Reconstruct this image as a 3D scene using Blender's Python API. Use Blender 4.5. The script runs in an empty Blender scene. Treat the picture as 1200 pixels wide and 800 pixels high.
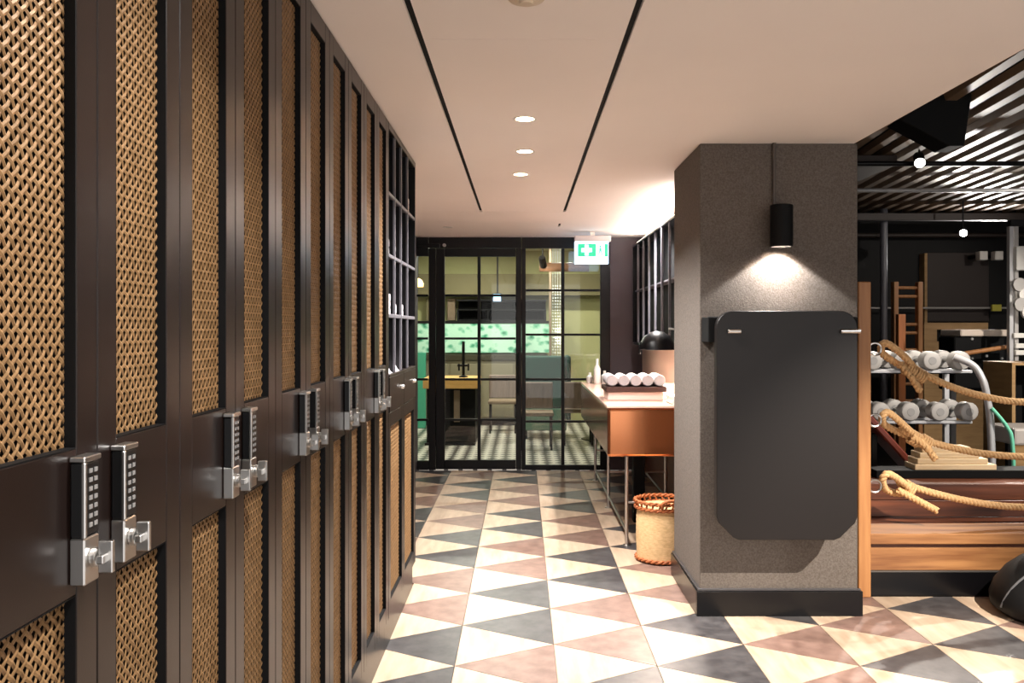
import bpy, bmesh, math, random
from mathutils import Vector, Matrix
random.seed(7)
scene = bpy.context.scene
COL = scene.collection
PI = math.pi

# ------------------------------------------------------------------ camera, world, light, exposure
EYE = 1.5          # lens height above the floor
FPX = 1000.0       # focal length in pixels of the 1200 px wide frame
CX, CY = 612.0, 385.0
cam_d = bpy.data.cameras.new('camera')
cam = bpy.data.objects.new('camera', cam_d); COL.objects.link(cam)
cam.location = (0, 0, EYE); cam.rotation_euler = (PI/2, 0, 0)
cam_d.sensor_width = 36.0; cam_d.lens = 36.0*FPX/1200.0
cam_d.shift_x = -(CX-600.0)/1200.0; cam_d.shift_y = -(400.0-CY)/1200.0
cam_d.clip_start = 0.05; cam_d.clip_end = 100
scene.camera = cam

w = bpy.data.worlds.new('world'); scene.world = w; w.use_nodes = True
w.node_tree.nodes['Background'].inputs[0].default_value = (1.0, 0.96, 0.93, 1)
w.node_tree.nodes['Background'].inputs[1].default_value = 1.25
vs = scene.view_settings
vs.view_transform = 'Standard'; vs.look = 'None'; vs.exposure = 0.4; vs.gamma = 1.0; vs.use_curve_mapping = False

def spot(name, loc, target, watts, angle, blend=0.3, size=0.03, color=(1, .97, .94)):
    d = bpy.data.lights.new(name, 'SPOT'); d.energy = watts; d.color = color
    d.spot_size = math.radians(angle); d.spot_blend = blend; d.shadow_soft_size = size
    o = bpy.data.objects.new(name, d); COL.objects.link(o); o.location = loc
    o.rotation_euler = (Vector(target)-Vector(loc)).to_track_quat('-Z', 'Y').to_euler()
    return o
def area(name, loc, target, watts, sx, sy=None, color=(1, .97, .94), shape=None, spread=180):
    d = bpy.data.lights.new(name, 'AREA'); d.energy = watts; d.color = color
    d.shape = shape or ('RECTANGLE' if sy else 'DISK'); d.size = sx
    if sy: d.size_y = sy
    d.spread = math.radians(spread)
    o = bpy.data.objects.new(name, d); COL.objects.link(o); o.location = loc
    o.rotation_euler = (Vector(target)-Vector(loc)).to_track_quat('-Z', 'Y').to_euler()
    return o

# ------------------------------------------------------------------ materials
def lin(c):
    c = c/255.0
    return c/12.92 if c <= 0.04045 else ((c+0.055)/1.055)**2.4
def rgb(r, g, b): return (lin(r), lin(g), lin(b), 1)
MATS = {}
def mat(name, col, rough=0.5, metal=0.0, var=0.0, vscale=8.0, stretch=(1, 1, 1), bump=0.0, bscale=60.0,
        col2=None, emit=None, estr=0.0, per_object=0.0, coat=0.0, spec=0.5, detail=4.0):
    if name in MATS: return MATS[name]
    m = bpy.data.materials.new(name); m.use_nodes = True; MATS[name] = m
    nt = m.node_tree; N = nt.nodes; L = nt.links; b = N['Principled BSDF']
    b.inputs['Base Color'].default_value = col; b.inputs['Roughness'].default_value = rough
    b.inputs['Metallic'].default_value = metal; b.inputs['Specular IOR Level'].default_value = spec
    b.inputs['Coat Weight'].default_value = coat
    if emit: b.inputs['Emission Color'].default_value = emit; b.inputs['Emission Strength'].default_value = estr
    if var or bump or col2:
        tc = N.new('ShaderNodeTexCoord'); mp = N.new('ShaderNodeMapping'); mp.inputs['Scale'].default_value = stretch
        src = tc.outputs['Object']
        if per_object:
            oi = N.new('ShaderNodeObjectInfo'); ad = N.new('ShaderNodeVectorMath'); ad.operation = 'ADD'
            sc = N.new('ShaderNodeVectorMath'); sc.operation = 'SCALE'; sc.inputs[0].default_value = (37, 53, 11)
            L.new(oi.outputs['Random'], sc.inputs['Scale']); L.new(src, ad.inputs[0]); L.new(sc.outputs[0], ad.inputs[1])
            src = ad.outputs[0]
        L.new(src, mp.inputs['Vector'])
    if var or col2:
        nz = N.new('ShaderNodeTexNoise'); nz.inputs['Scale'].default_value = vscale; nz.inputs['Detail'].default_value = detail
        L.new(mp.outputs[0], nz.inputs['Vector'])
        rp = N.new('ShaderNodeValToRGB'); rp.color_ramp.elements[0].position = .3; rp.color_ramp.elements[1].position = .7
        if col2: c0, c1 = col, col2
        else:
            c0 = tuple(x*(1-var) for x in col[:3])+(1,); c1 = tuple(min(1, x*(1+var)) for x in col[:3])+(1,)
        rp.color_ramp.elements[0].color = c0; rp.color_ramp.elements[1].color = c1
        L.new(nz.outputs['Fac'], rp.inputs[0]); out = rp.outputs[0]
        if per_object:
            hv = N.new('ShaderNodeHueSaturation'); ma = N.new('ShaderNodeMath'); ma.operation = 'MULTIPLY_ADD'
            ma.inputs[1].default_value = per_object; ma.inputs[2].default_value = 1-per_object/2
            L.new(oi.outputs['Random'], ma.inputs[0]); L.new(ma.outputs[0], hv.inputs['Value']); L.new(out, hv.inputs['Color']); out = hv.outputs[0]
        L.new(out, b.inputs['Base Color'])
    if bump:
        n2 = N.new('ShaderNodeTexNoise'); n2.inputs['Scale'].default_value = bscale; n2.inputs['Detail'].default_value = 5
        L.new(mp.outputs[0], n2.inputs['Vector'])
        bp = N.new('ShaderNodeBump'); bp.inputs['Strength'].default_value = bump; bp.inputs['Distance'].default_value = 0.004
        L.new(n2.outputs['Fac'], bp.inputs['Height']); L.new(bp.outputs[0], b.inputs['Normal'])
    return m
def glass_mat(name, tint=(1, 1, 1, 1)):
    m = bpy.data.materials.new(name); m.use_nodes = True; nt = m.node_tree; N = nt.nodes; L = nt.links
    N.remove(N['Principled BSDF']); out = N['Material Output']
    t = N.new('ShaderNodeBsdfTransparent'); t.inputs[0].default_value = tint
    g = N.new('ShaderNodeBsdfGlossy'); g.inputs['Roughness'].default_value = 0.02
    f = N.new('ShaderNodeFresnel'); f.inputs['IOR'].default_value = 1.45
    mx = N.new('ShaderNodeMixShader'); L.new(f.outputs[0], mx.inputs[0]); L.new(t.outputs[0], mx.inputs[1]); L.new(g.outputs[0], mx.inputs[2])
    L.new(mx.outputs[0], out.inputs['Surface']); MATS[name] = m
    return m
M_LOCK = mat('brown_powder_coat', rgb(25, 16, 13), rough=.3, metal=.0, spec=.28, bump=.02, bscale=300)
M_LOCKIN = mat('locker_inside', rgb(22, 16, 13), rough=.8)
M_CANE = mat('woven_brass_strip', rgb(122, 92, 58), rough=.5, metal=.2, var=.25, vscale=40, col2=rgb(148, 115, 78))
M_BLACK = mat('black_metal', rgb(7, 6, 8), rough=.38, spec=.3)
M_BLACKM = mat('matte_black', rgb(5, 5, 6), rough=.7, spec=.2)
M_BLACKP = mat('black_plastic', rgb(14, 14, 15), rough=.3)
M_CHROME = mat('brushed_chrome', rgb(205, 203, 200), rough=.28, metal=1.0)
M_SILVER = mat('silver_paint', rgb(190, 190, 192), rough=.4, metal=.3)
M_WHITE = mat('white_plastic', rgb(225, 222, 216), rough=.5)
M_KEYS = mat('key_print', rgb(130, 128, 126), rough=.5)
M_CEIL = mat('ceiling_plaster', rgb(247, 238, 231), rough=.85, var=.02, vscale=1.2)
M_SEAM = mat('ceiling_shadow_gap', rgb(120, 100, 86), rough=.9)
M_COLUMN = mat('speckled_plaster', rgb(78, 69, 62), rough=.85, col2=rgb(100, 92, 85), vscale=120, bump=.5, bscale=160, detail=2)
M_BASE = mat('dark_skirting', rgb(10, 9, 11), rough=.28, spec=.3)
M_PANEL = mat('charcoal_laminate', rgb(26, 22, 21), rough=.42, spec=.3)
M_CREAM = mat('pale_stone_wood', rgb(166, 142, 119), rough=.36, col2=rgb(194, 172, 149), vscale=5, stretch=(4, .7, 1), per_object=.12, bump=.05, bscale=30)
M_BROWN = mat('brown_stone', rgb(104, 80, 71), rough=.36, col2=rgb(132, 106, 95), vscale=14, per_object=.18, bump=.06, bscale=40)
M_DARK = mat('grey_stone', rgb(52, 49, 50), rough=.36, col2=rgb(78, 75, 75), vscale=16, per_object=.18, bump=.06, bscale=40)
M_GROUT = mat('grout', rgb(120, 104, 90), rough=.9)
M_WALLP = mat('plum_grey_paint', rgb(70, 60, 64), rough=.6, var=.04, vscale=3)
M_BEIGE = mat('beige_paint', rgb(226, 204, 186), rough=.7, var=.03, vscale=2)
M_COPPER = mat('polished_copper', rgb(214, 140, 96), rough=.16, metal=1.0)
M_WOODB = mat('brown_wood_panel', rgb(96, 62, 46), rough=.5, col2=rgb(120, 80, 58), vscale=5, stretch=(1, .3, 6))
M_WOODP = mat('pine_timber', rgb(150, 98, 54), rough=.5, col2=rgb(172, 120, 72), vscale=4, stretch=(9, 9, .7), bump=.08, bscale=20)
M_WOODH = mat('oak_board', rgb(118, 74, 42), rough=.42, col2=rgb(164, 116, 72), vscale=3, stretch=(.7, 8, 9), bump=.08, bscale=20)
M_WOODR = mat('stained_board', rgb(66, 34, 22), rough=.4, col2=rgb(118, 66, 42), vscale=3, stretch=(.6, 8, 9), bump=.08, bscale=20)
M_PLY = mat('plywood', rgb(150, 116, 74), rough=.6, col2=rgb(172, 136, 90), vscale=4, stretch=(1, 1, 6))
M_ROPE = mat('manila_rope', rgb(196, 152, 102), rough=.85, col2=rgb(222, 182, 132), vscale=90, bump=.5, bscale=220)
M_ROPEB = mat('rope_whipping', rgb(150, 84, 56), rough=.8)
M_BASKET = mat('basket_weave', rgb(196, 160, 112), rough=.8, col2=rgb(224, 190, 142), vscale=40, stretch=(1, 1, 3), bump=.5, bscale=120)
M_RUST = mat('rust_willow', rgb(140, 74, 36), rough=.7, col2=rgb(180, 104, 56), vscale=50, bump=.4, bscale=90)
M_TOWEL = mat('white_towel', rgb(176, 170, 172), rough=.95, bump=.5, bscale=260)
M_PAPER = mat('white_paper', rgb(238, 234, 226), rough=.7)
M_GREY = mat('grey_iron', rgb(176, 172, 168), rough=.45, metal=.2)
M_RUBBER = mat('black_rubber', rgb(10, 10, 11), rough=.6, spec=.25)
M_GYMW = mat('gym_wall_paint', rgb(15, 13, 13), rough=.75)
M_GYMP = mat('gym_panel', rgb(52, 42, 38), rough=.6)
M_SLAT = mat('tan_metal_slat', rgb(122, 100, 78), rough=.5, var=.1, vscale=3)
M_RED = mat('dark_red_vinyl', rgb(110, 46, 34), rough=.4)
M_MINT = mat('mint_rubber', rgb(110, 200, 168), rough=.5)
M_YELL = mat('yellow_plastic', rgb(190, 180, 70), rough=.5)
M_OLIVE = mat('olive_paint', rgb(170, 168, 122), rough=.8, var=.05, vscale=1.5)
M_OLIVED = mat('dark_olive_panel', rgb(104, 96, 66), rough=.7, var=.1, vscale=2)
M_GREEN = mat('green_velvet', rgb(14, 58, 48), rough=.8, var=.2, vscale=6)
M_TEAL = mat('teal_paint', rgb(60, 150, 122), rough=.5)
M_OAKTOP = mat('pale_oak_top', rgb(206, 160, 92), rough=.5, var=.15, vscale=4, stretch=(1, 6, 6))
M_TAUPE = mat('taupe_cabinet', rgb(124, 116, 94), rough=.6, var=.04)
M_GREYWOOD = mat('grey_wood', rgb(116, 98, 86), rough=.6, var=.2, vscale=5, stretch=(6, 6, 1))
M_BEIGEF = mat('beige_fabric', rgb(124, 106, 88), rough=.9, var=.08, vscale=20)
M_GLASS = glass_mat('clear_glass', (.93, .96, .94, 1))
M_LAMP = mat('lamp_glow', rgb(255, 240, 220), emit=(1, .87, .72, 1), estr=9)
M_SPOTG = mat('spot_glow', rgb(255, 245, 235), emit=(1, .93, .85, 1), estr=40)
M_SIGNW = mat('sign_white', rgb(240, 250, 250), emit=(.50, .72, 1, 1), estr=3.0)
M_SIGNG = mat('sign_green', rgb(20, 160, 110), emit=(.03, .46, .26, 1), estr=.9)
M_SCREEN = mat('screen_glow', rgb(140, 190, 230), emit=(.35, .62, .95, 1), estr=1.2)
def leaf_mat():
    m = mat('leaf_print', rgb(60, 150, 110), rough=.5)
    nt = m.node_tree; N = nt.nodes; L = nt.links; b = N['Principled BSDF']
    tc = N.new('ShaderNodeTexCoord'); v = N.new('ShaderNodeTexVoronoi'); v.inputs['Scale'].default_value = 7
    n = N.new('ShaderNodeTexNoise'); n.inputs['Scale'].default_value = 9; n.inputs['Detail'].default_value = 4
    mp = N.new('ShaderNodeMapping'); mp.inputs['Scale'].default_value = (1, 1, 1.4); mp.inputs['Rotation'].default_value = (0, .6, 0)
    L.new(tc.outputs['Object'], mp.inputs[0]); L.new(mp.outputs[0], v.inputs['Vector']); L.new(mp.outputs[0], n.inputs['Vector'])
    a = N.new('ShaderNodeMath'); a.operation = 'ADD'; L.new(v.outputs['Distance'], a.inputs[0]); L.new(n.outputs['Fac'], a.inputs[1])
    r = N.new('ShaderNodeValToRGB'); e = r.color_ramp.elements
    e[0].position = .55; e[0].color = rgb(20, 100, 70); e[1].position = 1.0; e[1].color = rgb(172, 212, 190)
    k = r.color_ramp.elements.new(.75); k.color = rgb(92, 168, 134)
    L.new(a.outputs[0], r.inputs[0]); L.new(r.outputs[0], b.inputs['Base Color']); L.new(r.outputs[0], b.inputs['Emission Color'])
    b.inputs['Emission Strength'].default_value = .12
    return m
M_LEAF = leaf_mat()
def mosaic_mat():
    m = mat('mosaic_floor', rgb(120, 116, 108), rough=.35)
    nt = m.node_tree; N = nt.nodes; L = nt.links; b = N['Principled BSDF']
    tc = N.new('ShaderNodeTexCoord'); mp = N.new('ShaderNodeMapping'); mp.inputs['Rotation'].default_value = (0, 0, PI/4)
    c = N.new('ShaderNodeTexChecker'); c.inputs['Scale'].default_value = 9
    c.inputs['Color1'].default_value = rgb(206, 200, 190); c.inputs['Color2'].default_value = rgb(58, 54, 52)
    L.new(tc.outputs['Object'], mp.inputs[0]); L.new(mp.outputs[0], c.inputs['Vector']); L.new(c.outputs[0], b.inputs['Base Color'])
    return m
M_MOSAIC = mosaic_mat()

# ------------------------------------------------------------------ mesh helpers
ORG = {}
class MB:
    def __init__(s): s.v = []; s.f = []
    def add(s, vs_, fs): o = len(s.v); s.v += [Vector(p) for p in vs_]; s.f += [tuple(i+o for i in f) for f in fs]; return s
    def box(s, x0, x1, y0, y1, z0, z1):
        return s.add([(x0,y0,z0),(x1,y0,z0),(x1,y1,z0),(x0,y1,z0),(x0,y0,z1),(x1,y0,z1),(x1,y1,z1),(x0,y1,z1)],
                     [(0,3,2,1),(4,5,6,7),(0,1,5,4),(1,2,6,5),(2,3,7,6),(3,0,4,7)])
    def prism(s, pts, axis, a0, a1):
        """outline pts (u,v) swept along axis: 'y' -> (u,y,v), 'x' -> (x,u,v), 'z' -> (u,v,z)"""
        n = len(pts)
        def m3(u, v, a): return {'y': (u, a, v), 'x': (a, u, v), 'z': (u, v, a)}[axis]
        vv = [m3(u, v, a0) for u, v in pts]+[m3(u, v, a1) for u, v in pts]
        ff = [tuple(range(n)), tuple(range(2*n-1, n-1, -1))]+[(i, i+n, (i+1) % n+n, (i+1) % n) for i in range(n)]
        return s.add(vv, ff)
    def lathe(s, prof, c, axis='z', n=20, a0=0, a1=2*PI, cap=True):
        """prof list of (r, h) about an axis through c"""
        full = abs(a1-a0-2*PI) < 1e-6; k = n if full else n+1
        vv = []
        for r, h in prof:
            for i in range(k):
                a = a0+(a1-a0)*i/n; p, q = r*math.cos(a), r*math.sin(a)
                d = {'z': (p, q, h), 'y': (p, h, q), 'x': (h, p, q)}[axis]
                vv.append((c[0]+d[0], c[1]+d[1], c[2]+d[2]))
        ff = []
        for j in range(len(prof)-1):
            for i in range(n):
                i2 = (i+1) % k
                ff.append((j*k+i, j*k+i2, (j+1)*k+i2, (j+1)*k+i))
        if full and cap:
            if prof[0][0] > 1e-6: ff.append(tuple(range(k-1, -1, -1)))
            if prof[-1][0] > 1e-6: ff.append(tuple((len(prof)-1)*k+i for i in range(k)))
        return s.add(vv, ff)
    def cyl(s, c, r, h0, h1, axis='z', n=16, b=0.0):
        if b: return s.lathe([(r-b, h0), (r, h0+b), (r, h1-b), (r-b, h1)], c, axis, n)
        return s.lathe([(r, h0), (r, h1)], c, axis, n)
    def tube(s, pts, r, n=8, closed=False):
        pts = [Vector(p) for p in pts]; m = len(pts); rings = []
        up = Vector((0.123, 0.31, 0.94)).normalized(); vv = []
        for i, p in enumerate(pts):
            if closed: t = pts[(i+1) % m]-pts[i-1]
            else: t = pts[min(i+1, m-1)]-pts[max(i-1, 0)]
            t.normalize(); a = t.cross(up)
            if a.length < 1e-4: a = t.orthogonal()
            a.normalize(); b_ = t.cross(a); up = -b_ if False else b_.cross(t).cross(t)*-1 if False else up
            rr = r[i] if isinstance(r, (list, tuple)) else r
            for k in range(n):
                q = 2*PI*k/n; vv.append(p+a*rr*math.cos(q)+b_*rr*math.sin(q))
        ff = []
        for i in range(m if closed else m-1):
            j = (i+1) % m
            for k in range(n):
                k2 = (k+1) % n; ff.append((i*n+k, i*n+k2, j*n+k2, j*n+k))
        if not closed: ff += [tuple(range(n-1, -1, -1)), tuple((m-1)*n+k for k in range(n))]
        return s.add(vv, ff)
    def build(s, name, m, parent=None, bevel=0.0, smooth=None, seg=1):
        if parent is None:
            xs = [p.x for p in s.v]; ys = [p.y for p in s.v]
            o = Vector(((min(xs)+max(xs))/2, (min(ys)+max(ys))/2, min(p.z for p in s.v)))
        else: o = ORG[parent.name]
        me = bpy.data.meshes.new(name); me.from_pydata([p-o for p in s.v], [], s.f)
        bm = bmesh.new(); bm.from_mesh(me); bmesh.ops.recalc_face_normals(bm, faces=bm.faces)
        if bevel:
            ed = [e for e in bm.edges if len(e.link_faces) == 2 and e.calc_face_angle(0) > .7]
            bmesh.ops.bevel(bm, geom=ed, offset=bevel, segments=seg, profile=.5, affect='EDGES', clamp_overlap=True)
        bm.to_mesh(me); bm.free()
        me.materials.append(m)
        if smooth is not None:
            me.polygons.foreach_set('use_smooth', [True]*len(me.polygons))
            try: me.set_sharp_from_angle(angle=math.radians(smooth))
            except Exception: pass
        ob = bpy.data.objects.new(name, me); COL.objects.link(ob)
        if parent is None: ob.location = o
        else: ob.parent = parent
        ORG[ob.name] = o
        return ob
def tag(o, label, cat, group=None):
    o['label'] = label; o['category'] = cat
    if group: o['group'] = group
    return o
def struct(o): o['kind'] = 'structure'; return o
def thing(name, label, cat, loc, group=None):
    o = bpy.data.objects.new(name, None); COL.objects.link(o); o.location = loc; o.empty_display_size = .1
    ORG[o.name] = Vector(loc); return tag(o, label, cat, group)
def copy_tree(o, parent=None):
    c = o.copy(); COL.objects.link(c); ORG[c.name] = ORG[o.name]
    if parent: c.parent = parent; c.matrix_parent_inverse = Matrix.Identity(4)
    for ch in o.children: copy_tree(ch, c)
    return c
def P(px, py, d): return Vector(((px-CX)*d/FPX, d, EYE-(py-CY)*d/FPX))
def rrect(x0, x1, z0, z1, r, n=5):
    pts = []
    for cx, cz, a in ((x1-r, z0+r, -PI/2), (x1-r, z1-r, 0), (x0+r, z1-r, PI/2), (x0+r, z0+r, PI)):
        for i in range(n+1): q = a+PI/2*i/n; pts.append((cx+r*math.cos(q), cz+r*math.sin(q)))
    return pts
def smooth_path(pts, n=10):
    pts = [Vector(p) for p in pts]; out = []
    for i in range(len(pts)-1):
        p0 = pts[max(i-1, 0)]; p1 = pts[i]; p2 = pts[i+1]; p3 = pts[min(i+2, len(pts)-1)]
        for k in range(n):
            t = k/n
            out.append(.5*((2*p1)+(p2-p0)*t+(2*p0-5*p1+4*p2-p3)*t*t+(3*p1-p0-3*p2+p3)*t**3))
    out.append(pts[-1]); return out

# ------------------------------------------------------------------ dimensions of the place
CEIL = 2.47
XF = -0.62          # locker fronts
XL = -1.12          # left wall
XR = 1.27           # right wall of the corridor
YD = 9.05           # glazed wall
GX, GY, GZ = 8.0, 12.0, 3.22   # gym: far right, back, height

# ------------------------------------------------------------------ floor with separate triangular tiles
fl = struct(MB().box(XL, 3.4, -0.5, 4.80, -.05, -.012).box(XL, XR+.2, 4.80, YD+.03, -.05, -.012).build('floor', M_GROUT))
S, W, X0 = .5205, .4508, .15
DARKN = {-3: (1, 2), -2: (0, 1), -1: (1, 2), 0: (0, 3), 1: (0, 1), 2: (2, 3), 3: (0, 3), 4: (1, 2), 5: (0, 3), 6: (0, 1), 7: (1, 2)}
def clip(poly, ax, lim, keep_less):
    out = []
    for i in range(len(poly)):
        a, b = poly[i], poly[(i+1) % len(poly)]
        ia = (a[ax] <= lim) == keep_less or abs(a[ax]-lim) < 1e-9; ib = (b[ax] <= lim) == keep_less or abs(b[ax]-lim) < 1e-9
        if ia: out.append(a)
        if ia != ib:
            t = (lim-a[ax])/(b[ax]-a[ax]); out.append((a[0]+(b[0]-a[0])*t, a[1]+(b[1]-a[1])*t))
    return out
def tri_mesh(poly):
    n = len(poly)
    cx = sum(p[0] for p in poly)/n; cy = sum(p[1] for p in poly)/n
    inset = [(p[0]+(cx-p[0])*.012, p[1]+(cy-p[1])*.012) for p in poly]
    me = bpy.data.meshes.new('tile')
    vv = [(p[0]-cx, p[1]-cy, -.013) for p in inset]+[(p[0]-cx, p[1]-cy, 0) for p in inset]
    ff = [tuple(range(n, 2*n))]+[(i, (i+1) % n, (i+1) % n+n, i+n) for i in range(n)]
    me.from_pydata(vv, [], ff); me.materials.append(M_CREAM); return me, cx, cy
shared = {}
def lay_tile(poly, m, key):
    full = len(poly) == 3
    c = list(poly)
    for ax, lim, less in ((0, -1.115 if max(p[1] for p in poly) > 5.2 else -.64, False), (0, 3.35, True), (1, YD-.02, True), (1, 1.6, False)): c = clip(c, ax, lim, less) if c else c
    if len(c) < 3: return
    cyy = sum(p[1] for p in c)/len(c); cxx = sum(p[0] for p in c)/len(c)
    if cyy > 4.3:
        c2 = clip(c, 1, 4.78, True) if cxx > 1.42 else c
        c = c2
        if len(c) < 3: return
    ar = abs(sum(c[i][0]*c[(i+1) % len(c)][1]-c[(i+1) % len(c)][0]*c[i][1] for i in range(len(c))))/2
    if ar < .002: return
    if ar > .99*S*W/2:
        n = 3; cx = sum(p[0] for p in poly)/3; cy = sum(p[1] for p in poly)/3
        if key not in shared: shared[key] = tri_mesh(poly)[0]
        me = shared[key]
    else: me, cx, cy = tri_mesh(c)
    o = bpy.data.objects.new('tile', me); COL.objects.link(o)
    o.parent = fl; o.location = Vector((cx, cy, 0))-fl.location
    o.material_slots[0].link = 'OBJECT'; o.material_slots[0].material = m
for c in range(-3, 8):
    xa = X0+W*c; xb = xa+W
    ph = 3.797 if c % 2 else 3.797-S/2
    for n in range(-5, 12):
        y = ph+S*n
        lay_tile([(xa, y), (xb, y-S/2), (xb, y+S/2)], M_DARK if n % 4 in DARKN[c] else M_BROWN, 'l')
        lay_tile([(xa, y), (xb, y+S/2), (xa, y+S)], M_CREAM, 'r')

# ------------------------------------------------------------------ ceiling of separate boards with two dark slots
ce = struct(MB().box(XL, 1.74, -0.5, 5.3, CEIL+.04, CEIL+.16).box(XL, XR+.1, 5.3, YD+.1, CEIL+.04, CEIL+.16).build('ceiling', M_SEAM))
def board(x0, x1, y0, y1): MB().box(x0, x1, y0, y1, CEIL, CEIL+.0399).build('ceiling_board', M_CEIL, ce)
s0, s1, g = -.342, .349, .011
e = .0018
board(XL, s0-g, -0.5, 7.08); board(s1+g, 1.74, -0.5, 5.3); board(s1+g, XR+.1, 5.3, 7.08)
board(s0+g, s1-g, -0.5, 2.861-e); board(s0+g, s1-g, 2.861+e, 7.08)
board(XL, s1+g, 7.08+.004, 7.76); board(XL, s1-g, 7.764, YD+.1)
board(s1+g, XR+.1, 7.08, YD+.1); board(s1-g, s1+g, 7.764, 7.88); board(s1-g, s1+g, 8.12, YD+.1)
for x, y0, y1 in ((s0, -0.5, 7.08), (s1, -0.5, 7.08), (s1, 7.88, 8.12)):
    MB().box(x-g, x+g, y0, y1, CEIL+.012, CEIL+.0395).build('slot_liner', M_BLACKM, ce)
struct(MB().box(1.70, 1.74, -0.5, 4.45, CEIL+.161, GZ).build('trim_1', M_GYMW))

def downlight(x, y, lit, label, watts=0.0, r=.045):
    t = thing('downlight', label, 'light', (x, y, CEIL), None)
    MB().lathe([(r+.008, 0), (r+.008, -.003), (r, -.004), (r-.004, 0)], (x, y, CEIL), n=24).build('trim_ring', M_WHITE, t, smooth=40)
    MB().lathe([(0.0001, -.0015), (r-.004, -.0015)], (x, y, CEIL), n=24).build('lens', M_LAMP if lit else M_WHITE, t)
    if watts:
        l = area('downlight_lamp', (x, y, CEIL-.006), (x, y, 0), watts, r*1.7, spread=125)
        l.parent = t; l.matrix_parent_inverse = Matrix.Translation((-x, -y, -CEIL))
    return t
DW = 34
downlight(.012, 3.943, True, 'lit round ceiling downlight in the row between the slots, nearest the smoke detector', DW)
downlight(.014, 4.663, True, 'lit round ceiling downlight in the middle of the row of three', DW)
downlight(-.011, 5.359, True, 'lit round ceiling downlight at the glazed door end of the row', DW)
downlight(.0, 1.3, True, 'lit round ceiling downlight beside the near lockers', 20)  # added lamp out of view, lights the near floor and lockers
downlight(.0, .0, True, 'lit round ceiling downlight furthest from the glazed door', 24)  # added over the camera, out of view, for bounce onto the ceiling
downlight(1.07, 7.08, True, 'small round ceiling downlight above the copper counter', 40, .04)
downlight(-.71, 8.15, False, 'unlit round ceiling downlight near the glazed wall', 0, .04)
# smoke detector
t = thing('smoke_detector', 'round cream smoke detector on the ceiling board between the slots', 'smoke detector', (.012, 2.475, CEIL))
MB().lathe([(.055, 0), (.055, -.012), (.05, -.018), (.03, -.022), (0.0001, -.022)], (.012, 2.475, CEIL), n=28).build('housing', mat('cream_plastic', rgb(214, 196, 172), rough=.5), t, smooth=40)
MB().lathe([(.02, -.022), (.02, -.03), (0.0001, -.031)], (.012, 2.475, CEIL), n=18).build('sensor_cap', MATS['cream_plastic'], t, smooth=40)

# ------------------------------------------------------------------ corridor walls
struct(MB().box(XL-.1, XL, -0.5, YD+.1, -.05, CEIL+.16).build('wall_left', M_WALLP))
wr = MB().box(XR, XR+.14, 5.0, YD-.02, .9, CEIL-.001)
wr = struct(wr.build('wall_right', M_BEIGE))
MB().box(XR-.004, XR+.14, 5.22, YD-.02, 0, .899).build('wood_dado', M_WOODB, wr)
struct(MB().box(.935, XR+.14, YD, YD+.12, 0, CEIL-.001).build('wall_end', M_WALLP))

# ------------------------------------------------------------------ glazed wall: left light, door leaf, right light
def bar(parent, name, x0, x1, z0, z1, y0=YD, y1=YD+.06, m=M_BLACK, bevel=.004):
    return MB().box(x0, x1, y0, y1, z0, z1).build(name, m, parent, bevel)
def zx(px): return (px-CX)*YD/FPX
def zz(py): return EYE-(py-CY)*YD/FPX
def glazing(parent, px0, px1, py0, py1, vbars, hbars, hw=.012):
    x0, x1, z1, z0 = zx(px0), zx(px1), zz(py0), zz(py1)
    for q in vbars: bar(parent, 'glazing_bar', zx(q)-hw*1.4, zx(q)+hw*1.4, z0, z1, YD+.01, YD+.05, bevel=.003)
    xs = [x0]+[zx(q) for q in vbars]+[x1]
    for j in range(len(xs)-1):
        a = xs[j]+(hw*1.4 if j else 0); b = xs[j+1]-(hw*1.4 if j < len(xs)-2 else 0)
        for q in hbars: bar(parent, 'glazing_bar', a, b, zz(q)-hw, zz(q)+hw, YD+.012, YD+.048, bevel=.003)
        zs = [z0]+sorted(zz(q) for q in hbars)+[z1]
        for k in range(len(zs)-1):
            MB().box(a, b, YD+.026, YD+.034, zs[k]+(hw if k else 0), zs[k+1]-(hw if k < len(zs)-2 else 0)).build('pane', M_GLASS, parent)
def empty_struct(name, loc):
    o = bpy.data.objects.new(name, None); COL.objects.link(o); o.location = loc; ORG[o.name] = Vector(loc); return struct(o)
w1 = empty_struct('window_1', (zx(494), YD, 0))
bar(w1, 'head', XL, zx(502), zz(300), CEIL-.002); bar(w1, 'sill', XL, zx(502), 0, zz(540))
glazing(w1, 480, 501.5, 300, 540, [], [346, 396.5, 444.5, 492])
d1 = empty_struct('door_1', (zx(561), YD, 0))
bar(d1, 'jamb', zx(502.3), zx(510.5), 0, zz(291)); bar(d1, 'stile', zx(511), zx(521), .012, zz(291), YD-.01, YD+.05)
bar(d1, 'stile', zx(604.5), zx(611), .012, zz(291), YD-.01, YD+.05)
bar(d1, 'head', zx(502.3), zx(611), zz(290.5), CEIL-.002)
bar(d1, 'rail', zx(521.2), zx(604.3), zz(300.5), zz(291), YD-.01, YD+.05); bar(d1, 'rail', zx(521.2), zx(604.3), .012, zz(539), YD-.01, YD+.05)
glazing(d1, 521.2, 604.3, 300.5, 539, [561.3], [346, 396.5, 444.5, 492])
h = MB().cyl((zx(607.5), YD-.05, 0), .012, .8, 1.25, n=10).cyl((zx(607.5), 0, .85), .007, YD-.05, YD-.01, 'y', 8).cyl((zx(607.5), 0, 1.2), .007, YD-.05, YD-.01, 'y', 8)
h.build('pull_handle', M_BLACK, d1, smooth=40)
c = MB().box(zx(490), zx(516), YD-.05, YD-.01, zz(290.5), zz(285.5)).build('door_closer', M_BLACK, d1, .006)
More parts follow.
